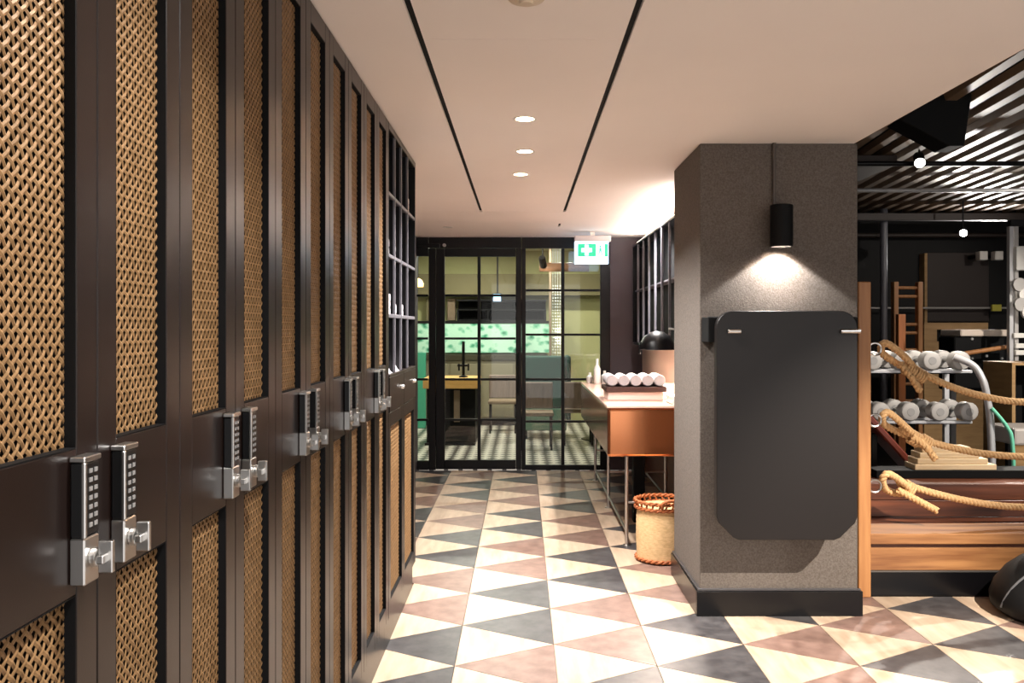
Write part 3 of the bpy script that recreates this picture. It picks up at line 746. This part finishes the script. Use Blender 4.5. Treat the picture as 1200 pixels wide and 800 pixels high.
# pale boards lying on the bench
for i in range(4):
    z0 = .5485+.0 if False else .6005+i*.036
    x0, x1 = 2.50+.02*i, 3.02-.05*i
    tag(MB().box(x0, x1, 5.43+.01*i, 5.58, z0, z0+.035).build('pale_board', mat('pale_birch', rgb(206, 178, 138), rough=.6, col2=rgb(228, 204, 166), vscale=4, stretch=(1, 8, 8)), None, .003),
        ['pale birch board at the bottom of the stack on the bench', 'pale birch board, second from the bottom of the stack', 'pale birch board, third from the bottom of the stack', 'pale birch board on top of the stack on the bench'][i], 'board', 'pale boards stacked on the bench')
# black beanbag at the edge
bxx, byy = 2.80, 4.45
t = thing('beanbag', 'black beanbag seat on the tiled floor in front of the stepped bench', 'beanbag', (bxx, byy, 0))
prof = [(.0001, .001), (.27, .001), (.32, .04), (.325, .09), (.30, .16), (.25, .23), (.18, .29), (.09, .32), (.0001, .325)]
MB().lathe(prof, (bxx, byy, 0), n=32).build('bag', M_RUBBER, t, smooth=60)
MB().tube([(bxx-.325*math.cos(a), byy-.02-.1*math.sin(a), .02+.305*math.sin(a)) for a in [PI*i/24 for i in range(1, 24)]], .006, 6).build('piping', mat('grey_piping', rgb(90, 90, 92), rough=.5), t, smooth=60)

# ------------------------------------------------------------------ gym shell
struct(MB().box(1.43, GX, 4.81, GY+.1, -.05, -.002).box(3.42, GX, -0.5, 4.80, -.05, -.002).build('floor_gym', M_RUBBER))
struct(MB().box(1.43, GX+.1, GY, GY+.1, -.002, GZ+.3).build('wall_gym_back', M_GYMW))
struct(MB().box(GX, GX+.1, -0.5, GY, -.002, GZ+.3).build('wall_gym_right', M_GYMW))
struct(MB().box(1.412, 1.46, 5.226, GY, 0, GZ+.3).build('wall_gym_left', M_GYMW))
cg = struct(MB().box(1.745, GX, -0.5, GY, GZ, GZ+.3).build('ceiling_gym', M_BLACKM))
sl0 = None
for i in range(34):
    x = 1.9+i*.19
    if sl0 is None:
        sl0 = MB().prism([(-.055, 0), (.055, 0), (.038, -.05), (-.038, -.05)], 'y', -6, 6).build('ceiling_slat', M_SLAT, cg)
        me_ = sl0.data
        for v in me_.vertices: v.co += ORG[cg.name]
        o = sl0
    else:
        o = sl0.copy(); COL.objects.link(o)
    o.parent = cg; o.location = Vector((x-.35, 5.4, GZ-.12))-cg.location; o.rotation_euler = (0, 0, -math.radians(5.0))
# beams and pipes under the gym ceiling
def beam(label, x0, x1, y0, y1, z0, z1, m, name='ceiling_beam', cat='beam'): return tag(MB().box(x0, x1, y0, y1, z0, z1).build(name, m, None, .004), label, cat)
tag(MB().cyl((0, 7.45, 2.94), .022, 1.47, GX-.01, 'x', 10).build('ceiling_pipe', M_BLACK, None, smooth=40), 'black pipe across the gym ceiling above the first spotlight', 'pipe')
tag(MB().cyl((0, 8.95, 2.95), .022, 1.47, GX-.01, 'x', 10).build('ceiling_pipe', M_SILVER, None, smooth=40), 'pale grey pipe across the gym ceiling', 'pipe')
beam('brown beam across the gym in front of its back wall', 1.47, GX-.01, 10.7, 10.8, 2.86, 2.95, M_GYMP)
tag(MB().cyl((0, 11.7, 2.78), .03, 1.47, GX-.01, 'x', 10).build('wall_rail', M_GYMP, None, smooth=40), 'dark horizontal rail high on the gym back wall', 'rail')
tag(MB().cyl((0, 11.75, 1.785), .014, 1.47, 7.4, 'x', 10).build('wall_rail', M_GREY, None, smooth=40), 'thin grey rail at chest height along the gym back wall', 'rail')
tag(MB().cyl((4.66, 11.0, 0), .045, 0, 3.04, n=12).build('steel_post', M_EDGE, None, smooth=40), 'thin dark steel post standing in the gym', 'post')
beam('dark brown ceiling bulkhead in the gym behind the column', 2.2, 3.34, 7.6, 10.4, 2.96, GZ-.175, M_GYMP, 'bulkhead', 'bulkhead')
# hanging black speaker
t = thing('ceiling_speaker', 'angular black loudspeaker hung below the gym ceiling by the corridor', 'speaker', (2.9, 5.9, 2.75))
o1 = [P(*p) for p in ((1040, 148, 6), (1080, 120, 6), (1126, 90, 6), (1113, 178, 6), (1096, 178, 6))]
MB().prism([(p.x, p.z) for p in o1], 'y', 5.80, 6.02).build('cabinet', M_BLACKM, t, .006)
MB().box(2.86, 2.90, 5.9, 5.94, 3.0, GZ-.175).build('hanger', M_BLACK, t)
def track_spot(loc, target, label, watts, angle=70, name='track_spotlight', rod=None, blend=.4, soft=.03):
    loc = Vector(loc); d = (Vector(target)-loc).normalized()
    t = thing(name, label, 'spotlight', loc, None)
    q = d.to_track_quat('Z', 'Y').to_matrix()
    def tr(mb): mb.v = [q @ p+loc for p in mb.v]; return mb
    tr(MB().lathe([(.042, .0), (.045, -.01), (.045, -.15), (.035, -.17), (.0001, -.17)], (0, 0, 0), n=20, cap=False)).build('head', M_BLACKM, t, smooth=40)
    tr(MB().lathe([(.0001, -.003), (.041, -.003)], (0, 0, 0), n=20)).build('lens', M_SPOTG, t)
    top = loc-d*.09
    MB().cyl((top.x, top.y, 0), .009, top.z, rod or GZ-.175, n=8).build('stem', M_BLACK, t, smooth=40)
    l = spot('track_spot_light', loc+d*.01, target, watts, angle, blend, soft, (1, .92, .82)); l.parent = t; l.matrix_parent_inverse = Matrix.Translation(-loc)
    return t
track_spot(P(1078, 191, 7.3), (1.9, 3.2, .2), 'lit black spotlight hung under the gym ceiling by the bulkhead', 260, 80)
track_spot(P(1129, 273, 10.2), (2.3, 3.6, .3), 'lit black spotlight further back in the gym', 260, 80)
track_spot((2.93, 1.87, 2.98), (1.78, 4.3, .05), 'black spotlight in the gym aimed at the foot of the column', 1250, 40, blend=.8, soft=.012)
track_spot((4.6, 4.4, 2.9), (3.3, 6.6, 1.0), 'black spotlight in the gym aimed at the dumbbell rack', 420, 75)  # added out of view to brighten the dumbbells
track_spot((6.2, 7.6, 2.9), (5.0, 10.2, 1.4), 'black spotlight in the gym aimed at the stall bars', 90, 80)  # added out of view to brighten the back of the gym
# ------------------------------------------------------------------ dumbbell rack
RY = 6.5
t = thing('dumbbell_rack', 'silver two tier dumbbell rack behind the ropes', 'rack', (3.0, RY+.15, 0))
for z in (1.185, .80):
    for dy_ in (0, .24):
        MB().box(2.58, 3.42, RY-.02+dy_, RY+.02+dy_, z-.022, z).build('tier_rail', M_SILVER, t, .003)
    MB().box(2.58, 3.42, RY+.021, RY+.37, z-.03, z-.022).build('tier_shelf', M_BLACKM, t)
for x in (2.56, 3.40):
    MB().box(x-.02, x+.02, RY+.33, RY+.37, .05, 1.155).build('upright', M_SILVER, t, .003)
    MB().box(x-.03, x+.03, RY-.1, RY+.45, 0, .05).build('foot', M_SILVER, t, .004)
MB().tube(smooth_path([P(1118, 418, 6.4), P(1140, 428, 6.35), P(1152, 446, 6.3), P(1158, 472, 6.3), P(1161, 500, 6.3), P(1163, 560, 6.3), (3.48, 6.3, .01)], 8), .026, 10).build('end_arch', M_SILVER, t, smooth=60)
db0 = None
lab = [['round grey dumbbell on the upper rack tier, %s from the silver arch' % q for q in ('nearest', 'second', 'third', 'fourth')],
       ['round grey dumbbell on the lower rack tier, %s from the silver arch' % q for q in ('nearest', 'second', 'third', 'fourth')]]
for ti, (z, r) in enumerate(((1.1855, .072), (.8005, .076))):
    for k in range(4):
        x = (1122-612)*RY/1000-k*.222 if ti == 0 else (1131-612)*RY/1000-k*.222
        if db0 is None:
            d = thing('dumbbell', '', 'dumbbell', (x, RY+.12, z), 'dumbbells on the rack'); db0 = d
            for yy in (RY-.07, RY+.20):
                hd = MB().lathe([(.045, yy), (r-.008, yy+.004), (r, yy+.014), (r, yy+.096), (r-.01, yy+.11)], (x, 0, z+r+.0005), 'y', 16).build('weight_head', M_GREY, d, smooth=35)
                MB().lathe([(.0001, yy-.002), (.03, yy-.002), (.032, yy+.003)], (x, 0, z+r), 'y', 16).build('end_cap', mat('cap_grey', rgb(150, 148, 146), rough=.4), hd, smooth=35)
            MB().cyl((x, 0, z+r), .016, RY+.04, RY+.20, 'y', 12).build('handle', M_CHROME, d, smooth=40)
            rz, rx = z, x
        else:
            d = copy_tree(db0); d.location = (x, RY+.12, z)
        d['label'] = lab[ti][k]
# green band hanging off the rack arch
tag(MB().tube(smooth_path([P(1162, 478, 6.26), P(1170, 487, 6.24), P(1180, 500, 6.22), P(1186, 515, 6.2), P(1188, 560, 6.2), P(1187, 608, 6.3)], 8), .014, 8).build('resistance_band', M_MINT, None, smooth=60), 'mint green rubber resistance band drooping beside the rack arch', 'band')
# incline bench with dark red pad, left of the rack
t = thing('incline_bench', 'dark red padded incline bench frame behind the timber post', 'bench', (2.25, 5.85, 0))
a, b = P(1014, 486, 5.8), P(1086, 566, 5.8); dr = (b-a).normalized(); nn_ = Vector((-dr.z, 0, dr.x))*.022
MB().prism([((a-nn_).x, (a-nn_).z), ((b-nn_).x, (b-nn_).z), ((b+nn_).x, (b+nn_).z), ((a+nn_).x, (a+nn_).z)], 'y', 5.75, 6.0).build('pad', M_RED, t, .01)
for x in (2.42, 2.66): MB().box(x-.02, x+.02, 5.86, 5.9, 0, .62 if x > 2.5 else .78).build('leg', M_BLACK, t, .003)
MB().box(2.38, 2.70, 5.84, 5.92, .2, .24).build('crossbar', M_SILVER, t, .003)
# plates leaning under the rack
for i, x in enumerate((2.95, 3.22)):
    tag(MB().lathe([(.025, 6.42), (.12, 6.42), (.13, 6.43), (.13, 6.46), (.12, 6.47), (.025, 6.47)], (x, 0, .1305), 'y', 24).build('weight_plate', M_GREY, None, smooth=40), ['grey weight plate standing under the middle of the dumbbell rack', 'grey weight plate standing under the arch end of the rack'][i], 'weight plate')

# ------------------------------------------------------------------ gym back: stall bars, plywood box, panel, machines
Y = 10.0
t = thing('stall_bars', 'pale timber stall bar ladder by the gym back wall', 'ladder', ((1065-612)*Y/1000, Y, 0))
xa, xb_ = (1050.5-612)*Y/1000, (1079-612)*Y/1000
for x in (xa, xb_): MB().box(x-.027, x+.027, Y, Y+.09, 0, EYE+.055*Y).build('side_rail', M_WOODP, t, .004)
for z in (1.98, 1.88, 1.55, 1.45, 1.25, 1.05, .85, .65, .45, .25): MB().cyl((0, Y+.045, z), .02, xa+.027, xb_-.027, 'x', 10).build('rung', M_WOODP, t, smooth=40)
tag(MB().box((1053-612)*9.6/1000, (1061.5-612)*9.6/1000, 9.6, 9.68, 0, EYE+.017*9.6).build('timber_upright', mat('orange_timber', rgb(176, 104, 54), rough=.5, var=.15, vscale=4, stretch=(8, 8, 1)), None, .004), 'short orange timber upright in front of the stall bars', 'post')
Y = 10.3
t = thing('plywood_wall', 'low plywood partition with a black square opening in the gym', 'partition', (5.2, Y, 0))
x0, x1 = (1083-612)*Y/1000, (1158-612)*Y/1000; z1 = EYE+.007*Y
o0, o1, q0, q1 = (1098-612)*Y/1000, (1119-612)*Y/1000, EYE-.015*Y, EYE-.001*Y
MB().box(x0, o0, Y, Y+.1, 0, z1).box(o1, x1, Y, Y+.1, 0, z1).box(o0, o1, Y, Y+.1, 0, q0).box(o0, o1, Y, Y+.1, q1, z1).build('board', M_PLY, t)
MB().box(o0, o1, Y+.08, Y+.1, q0, q1).build('opening', M_BLACKM, t)
Y = 11.9
struct(MB().box((1085-612)*Y/1000, (1159-612)*Y/1000, Y, GY-.001, 1.6, EYE+.089*Y).build('wall_panel_gym', M_GYMP, None, .004))
tag(MB().box((1081-612)*Y/1000, (1084.5-612)*Y/1000, Y-.06, GY-.001, 0, EYE+.088*Y).build('wall_batten', M_PLY, None, .004), 'thin wooden batten up the gym back wall beside the dark panel', 'batten')
for i, px in enumerate((1149, 1167)):
    c_ = P(px, 300, 11.6)
    t = thing('wall_projector', ['white boxy floodlight high on the gym wall nearer the plywood partition', 'white boxy floodlight high on the gym wall nearer the cable machine'][i], 'floodlight', (c_.x, 11.6, c_.z-.06))
    MB().box(c_.x-.06, c_.x+.05, 11.5, 11.62, c_.z-.06, c_.z+.06).build('housing', M_WHITE, t, .008)
    MB().box(c_.x-.01, c_.x+.10, 11.62, GY-.001, c_.z-.02, c_.z+.03).build('bracket', M_BLACK, t, .004)
    l = spot('floodlight_lamp', (c_.x, 11.47, c_.z+.02), ((3.4, 6.0, 3.1), (4.6, 7.0, 3.1))[i], 85, 110, .8, .05); l.parent = t; l.matrix_parent_inverse = Matrix.Translation((-c_.x, -11.6, -c_.z+.06))  # upward beam added to light the ceiling slats
tag(MB().box(P(1161, 0, 11.7).x, P(1172, 0, 11.7).x, 11.66, 11.70, 1.74, 1.83).build('yellow_tag', M_YELL, None, .004), 'small yellow clip on the thin grey wall rail', 'clip')
# long machine with a pale top
Y = 8.15
t = thing('treadmill', 'black gym machine with a pale flat top behind the dumbbell rack', 'gym machine', (4.3, Y+.2, 0))
MB().box(P(1126, 0, Y).x, P(1183, 0, Y).x, Y, Y+.4, EYE-.009*Y, EYE-.001*Y).build('pale_top', mat('pale_pad', rgb(206, 190, 176), rough=.5), t, .01)
MB().box(P(1121, 0, Y).x, P(1181, 0, Y).x, Y+.04, Y+.36, .9, EYE-.0093*Y).build('black_body', M_BLACKM, t, .01)
for px in (1124, 1178): MB().box(P(px, 0, Y).x-.025, P(px, 0, Y).x+.025, Y+.1, Y+.15, 0, .9).build('leg', M_SILVER, t, .004)
a, b = P(1131, 414, 7.9), P(1182, 406, 7.9)
MB().tube([a, b], .022, 8).build('handrail', M_WOODP, t, smooth=60)
for q in ((1141, 397), (1158, 409), (1141, 420), (1158, 417), (1176, 420)):
    MB().cyl((P(q[0], q[1], Y).x, 0, P(q[0], q[1], Y).z), .012, Y+.02, Y+.04, 'y', 8).build('bolt', M_CHROME, t)
# cable machine at the right edge
Y = 7.75
t = thing('cable_machine', 'silver cable machine with pale weights at the edge of the gym', 'gym machine', (4.6, Y, 0))
for px, m_ in ((1185.5, M_SILVER), (1191.5, M_GREY), (1215, M_SILVER)):
    x = P(px, 0, Y).x; MB().box(x-.018, x+.018, Y, Y+.05, 0, EYE+.12*Y).build('upright', m_, t, .003)
MB().box(P(1184, 0, Y).x, P(1217, 0, Y).x, Y-.005, Y+.055, EYE+.12*Y, EYE+.128*Y).build('top_beam', M_BLACK, t, .004)
MB().box(P(1187, 0, Y).x, P(1200, 0, Y).x, Y-.06, Y-.003, P(0, 317, Y).z, P(0, 289, Y).z).build('pulley_block', M_WHITE, t, .006)
for i, (qx, qy) in enumerate(((1188, 334), (1194, 346), (1188, 357), (1196, 366), (1203, 340))):
    c_ = P(qx, qy, Y); MB().lathe([(.02, Y-.10-.01*i), (.06, Y-.10-.01*i), (.062, Y-.07-.01*i), (.02, Y-.065-.01*i)], (c_.x, 0, c_.z), 'y', 18).build('weight_disc', M_WHITE if i % 2 else M_GREY, t, smooth=40)
for i, (qx, qy) in enumerate(((1192, 393), (1194, 405), (1194, 413))):
    c_ = P(qx, qy, Y); MB().box(c_.x-.05, c_.x+.09, Y-.04, Y-.002, c_.z-.022, c_.z+.022).build('weight_slab', M_WHITE, t, .005)
Y = 7.2
t = thing('plywood_box', 'plywood jump box with open front at the edge of the gym', 'box', (4.28, Y+.2, 0))
MB().box(P(1186, 0, Y).x, P(1190, 0, Y).x, Y, Y+.45, .5, EYE-.043*Y).box(P(1225, 0, Y).x, P(1229, 0, Y).x, Y, Y+.45, .5, EYE-.043*Y).box(P(1186, 0, Y).x, P(1229, 0, Y).x, Y, Y+.45, EYE-.043*Y, EYE-.040*Y).box(P(1186, 0, Y).x, P(1229, 0, Y).x, Y, Y+.45, 0, .5).build('shell', M_PLY, t)
MB().box(P(1190, 0, Y).x, P(1225, 0, Y).x, Y+.3, Y+.32, .5, EYE-.043*Y).build('inside_board', M_BLACKM, t)
t = thing('bench_pad', 'flat grey weight bench in front of the plywood jump box', 'bench', (3.85, 6.6, 0))
MB().box(P(1180, 0, 6.6).x, P(1236, 0, 6.6).x, 6.5, 6.9, EYE-.135*6.6, EYE-.115*6.6).build('pad', mat('grey_vinyl', rgb(176, 168, 162), rough=.5), t, .02, seg=2)
for x in (3.82, 4.05):
    MB().box(x-.02, x+.02, 6.68, 6.72, 0, EYE-.1352*6.6).build('leg', M_BLACK, t, .003)

# ------------------------------------------------------------------ bar room behind the glazing
BY, BXA, BXB, BZ = 13.7, -3.2, 1.40, 2.75
struct(MB().box(BXA, BXB, YD+.14, BY, -.05, -.001).build('floor_bar', M_MOSAIC))
struct(MB().box(BXA-.1, BXB+.03, BY, BY+.1, -.05, BZ+.1).build('wall_bar_back', M_OLIVE))
struct(MB().box(BXA-.1, BXA, YD+.14, BY, -.05, BZ+.1).build('wall_bar_left', M_OLIVE))
struct(MB().box(1.36, 1.409, YD+.14, BY, -.001, BZ+.1).build('wall_bar_right', M_OLIVED))
struct(MB().box(BXA, 1.355, YD+.14, BY, BZ, BZ+.1).build('ceiling_bar', mat('pale_olive_ceiling', rgb(206, 204, 166), rough=.8)))
struct(MB().box(BXA-.1, XL-.1, YD+.02, YD+.13, -.05, BZ+.1).build('wall_bar_front', M_OLIVED))
def bX(px, d): return (px-CX)*d/FPX
def bZ(py, d): return EYE-(py-CY)*d/FPX
# coloured downstand with backlit leaf print
D = 13.3
t = thing('leaf_print_panel', 'long backlit panel printed with green leaves behind the bar', 'panel', (-.7, D, bZ(413, D)))
MB().box(bX(440, D), bX(645, D), D, D+.05, bZ(413, D), bZ(379, D)).build('lit_print', M_LEAF, t)
MB().box(bX(440, D), bX(645, D), D-.01, D+.06, bZ(379, D)+.001, bZ(376, D)).build('top_trim', M_BLACK, t)
D = 13.2
t = thing('back_bar', 'taupe back bar cabinet with dark worktop below the leaf print', 'cabinet', (-.7, D+.2, 0))
MB().box(bX(440, D), bX(640, D), D, D+.45, .12, bZ(422, D)).build('cabinet', M_TAUPE, t)
MB().box(bX(438, D), bX(642, D), D-.03, D+.45, bZ(422, D)+.001, bZ(415, D)).build('worktop', mat('dark_olive_top', rgb(58, 54, 40), rough=.4), t, .004)
MB().box(bX(440, D), bX(640, D), D+.05, D+.45, 0, .119).build('plinth', M_BLACKM, t)
for i in range(5):
    x = bX(452+i*38, D); MB().box(x, x+.47, D-.02, D-.001, .14, bZ(426, D)).build('cabinet_door', M_TAUPE, t, .004)
tag(MB().box(bX(478, 12.9), bX(499, 12.9), 12.85, 12.95, 0, bZ(413, 12.9)).build('teal_panel', M_TEAL, None, .005), 'teal painted panel at the end of the back bar', 'panel')
# dark upper shelves and screen
D = 13.45
t = thing('bottle_shelf', 'dark bar shelving above the leaf print with a few bottles spaces', 'shelf', (-.3, D, bZ(376, D)))
t['label'] = 'black bar shelving hung above the leaf print panel'
MB().box(bX(536, D), bX(640, D), BY-.03, BY-.001, bZ(375, D), bZ(352, D)).build('back_panel', M_BLACKM, t)
for py in (375, 363, 352): MB().box(bX(536, D), bX(640, D), D-.1, BY-.031, bZ(py, D)-.012, bZ(py, D)+.012).build('shelf', M_BLACK, t, .003)
for px in (537, 572, 606, 639): MB().box(bX(px, D)-.012, bX(px, D)+.012, D-.1, BY-.031, bZ(375, D)+.013, bZ(363, D)-.013).build('divider', M_BLACK, t)
D = 12.6
t = thing('bar_screen', 'small glowing blue screen hung above the bar', 'screen', (bX(583, D), D, bZ(354, D)))
MB().box(bX(577, D), bX(588, D), D+.004, D+.05, bZ(354, D), bZ(343.5, D)).build('casing', M_BLACK, t, .003)
MB().box(bX(578, D), bX(587, D), D, D+.0035, bZ(353, D), bZ(344.5, D)).build('display', M_SCREEN, t)
MB().box(bX(582, D), bX(584, D), D+.02, D+.04, bZ(343.5, D)+.001, BZ-.001).build('hanger', M_BLACK, t)
# wall uprights
for i, (p0, p1, m_, lb) in enumerate(((500, 507, M_OLIVED, 'dark olive pilaster at the left of the bar room'), (525, 534, M_BEIGEF, 'beige pilaster beside the black bar shelving'))):
    tag(MB().box(bX(p0, 13.6), bX(p1, 13.6), 13.5, BY-.001, bZ(376, 13.3)+.01, bZ(350, 13.6)).build('pilaster', m_, None, .004), lb, 'pilaster')
struct(MB().box(BXA, 1.35, 13.35, BY-.031, bZ(346, 13.4), bZ(321, 13.4)).build('trim_2', M_OLIVED))
# bar counter with pale oak top and black tap
D = 11.0
t = thing('bar_counter', 'dark bar counter with a thick pale oak top seen through the door', 'counter', (bX(535, D), D+.3, 0))
MB().box(bX(500, D), bX(557, D), D, D+.6, .03, bZ(455, D)-.001).build('carcass', M_BLACKM, t, .004)
MB().box(bX(496, D), bX(561, D), D-.05, D+.65, bZ(455, D), bZ(443, D)).build('oak_top', M_OAKTOP, t, .006)
MB().box(bX(532, D), bX(539, D), D-.02, D-.001, .3, bZ(457, D)).build('pale_post', M_BEIGEF, t, .003)
MB().box(bX(498, D), bX(557, D), D-.03, D+.62, 0, .029).build('kick', M_BLACK, t)
D = 11.2
t = thing('beer_tap', 'tall black cross shaped tap standing on the pale oak bar top', 'tap', (bX(543, D), D, bZ(443, 11.0)))
zt0 = bZ(443, 11.0)+.0005
MB().cyl((bX(543, D), D, 0), .02, zt0, bZ(400, D), n=12).build('column', M_BLACK, t, smooth=40)
MB().cyl((0, D, bZ(428, D)), .017, bX(536, D), bX(550, D), 'x', 10).build('cross_arm', M_BLACK, t, smooth=40)
MB().lathe([(.06, zt0), (.06, zt0+.012), (.02, zt0+.03)], (bX(543, D), D, 0), n=16).build('base', M_BLACK, t, smooth=40)
for px in (538, 549): MB().cyl((bX(px, D), D-.02, 0), .012, bZ(434, D), bZ(426, D), n=8).build('spout', M_BLACK, t, smooth=40)
# green velvet armchair
D = 11.6
def sofa():
    t = thing('green_booth', 'high backed green velvet seat behind the right glass panel', 'seat', (bX(643, D), D+.2, 0))
    x0, x1 = bX(612, D), bX(669, D)
    MB().box(x0, x1-.06, D, D+.16, .42, bZ(417, D)).build('backrest', M_GREEN, t, .03, seg=3)
    MB().box(x1-.055, x1, D-.02, D+.55, .25, bZ(417, D)).build('side_wing', mat('dark_green_velvet', rgb(20, 52, 46), rough=.8), t, .02, seg=2)
    MB().box(x0, x1-.06, D+.165, D+.7, .25, .46).build('seat_cushion', M_GREEN, t, .03, seg=2)
    MB().box(x0, x1-.06, D-.03, D+.16, .12, .415).build('base_panel', mat('sage_panel', rgb(62, 104, 82), rough=.7), t, .01)
    for x in (x0+.05, x1-.1): MB().cyl((x, D+.05, 0), .02, 0, .119, n=8).build('leg', M_BLACK, t)
sofa()
# low table and chairs right of the booth
def chair(x, y, rz, label):
    t = thing('bar_chair', label, 'chair', (x, y, 0))
    MB().box(x-.21, x+.21, y-.2, y+.2, .42, .47).build('seat', M_BEIGEF, t, .015, seg=2)
    MB().box(x-.21, x+.21, y+.19*rz-.02, y+.19*rz+.02, .48, .82).build('backrest', M_GREYWOOD, t, .012)
    for sx in (-1, 1):
        for sy_ in (-1, 1): MB().cyl((x+sx*.18, y+sy_*.17, 0), .014, 0, .419, n=8).build('leg', M_BLACK, t)
chair(.18, 10.7, 1, 'beige seated chair in front of the green velvet seat')
chair(.72, 11.1, -1, 'beige seated chair next to the small round table')
chair(-.28, 12.4, 1, 'beige seated chair near the back bar cabinet')
t = thing('round_table', 'small round wooden cafe table beside the green seat', 'table', (1.0, 11.6, 0))
MB().lathe([(.0001, .70), (.3, .70), (.305, .715), (.3, .73), (.0001, .73)], (1.0, 11.6, 0), n=28).build('top', M_GREYWOOD, t, smooth=40)
MB().cyl((1.0, 11.6, 0), .03, .02, .70, n=12).build('stem', M_BLACK, t, smooth=40)
MB().lathe([(.2, 0), (.2, .01), (.05, .02)], (1.0, 11.6, 0), n=20).build('base', M_BLACK, t, smooth=40)
# pale pillar with bead strings, duct and pendant
D = 12.6
t = thing('bead_screen', 'narrow pale pillar of hanging glass beads in the bar room', 'screen', (bX(651, D), D, bZ(413, D)))
MB().box(bX(643.5, D), bX(646, D), D, D+.06, 0, BZ-.001).build('pale_post', M_BEIGEF, t)
mb = MB()
for i in range(5):
    for k in range(26):
        x = bX(648+i*2.8, D); z = bZ(335, D)-k*.045
        mb.lathe([(.0001, z-.013), (.012, z), (.0001, z+.013)], (x+random.uniform(-.004, .004), D+.03, 0), n=6)
for i in range(5): mb.cyl((bX(648+i*2.8, D), D+.03, 0), .002, bZ(335, D)-1.15, BZ-.001, n=4)
b_ = mb.build('bead_strings', mat('clear_bead', rgb(200, 204, 200), rough=.1), t); b_['kind'] = 'stuff'
D = 11.4
tag(MB().cyl((0, D, bZ(313, D)), .06, bX(632, D), bX(690, D), 'x', 16, .005).build('ceiling_duct', mat('copper_brown', rgb(136, 98, 72), rough=.45), None, smooth=40), 'brown cylinder duct below the bar room ceiling', 'duct')
track_spot((bX(637, 11.0), 11.0, bZ(312, 11.0)), (bX(637, 11.0)+.3, 12.6, 1.0), 'small black spotlight under the bar room ceiling', 40, 80, rod=BZ-.001)
t = thing('pendant_lamp', 'warm glowing pendant lamp at the left of the bar room', 'lamp', (bX(490, 11.5), 11.5, bZ(335, 11.5)))
c_ = (bX(490, 11.5), 11.5, 0)
MB().lathe([(.07, bZ(336, 11.5)), (.075, bZ(332, 11.5)), (.05, bZ(328, 11.5)), (.015, bZ(326, 11.5))], c_, n=18, cap=False).build('shade', mat('amber_glow', rgb(240, 190, 120), emit=(1, .62, .28, 1), estr=2.2), t, smooth=50)
MB().cyl(c_, .005, bZ(326, 11.5), BZ-.001, n=6).build('cord', M_BLACK, t)
# ceiling lamps added out of view to light the bar room
for i, (x, y) in enumerate(((-1.6, 10.6), (-.3, 10.6), (-.9, 12.3), (.6, 12.3))):
    t = thing('bar_downlight', ['round ceiling lamp in the bar room over the oak counter end', 'round ceiling lamp in the bar room inside the door', 'round ceiling lamp over the back bar', 'round ceiling lamp over the green seat'][i], 'light', (x, y, BZ))
    MB().lathe([(.07, -.001), (.07, -.02), (.06, -.022)], (x, y, BZ), n=20).build('rim', M_WHITE, t, smooth=40)
    MB().lathe([(.0001, -.015), (.058, -.015)], (x, y, BZ), n=20).build('lens', M_LAMP, t)
    l = area('bar_lamp', (x, y, BZ-.026), (x, y, 0), 34, .12, color=(1, .95, .82)); l.parent = t; l.matrix_parent_inverse = Matrix.Translation((-x, -y, -BZ))
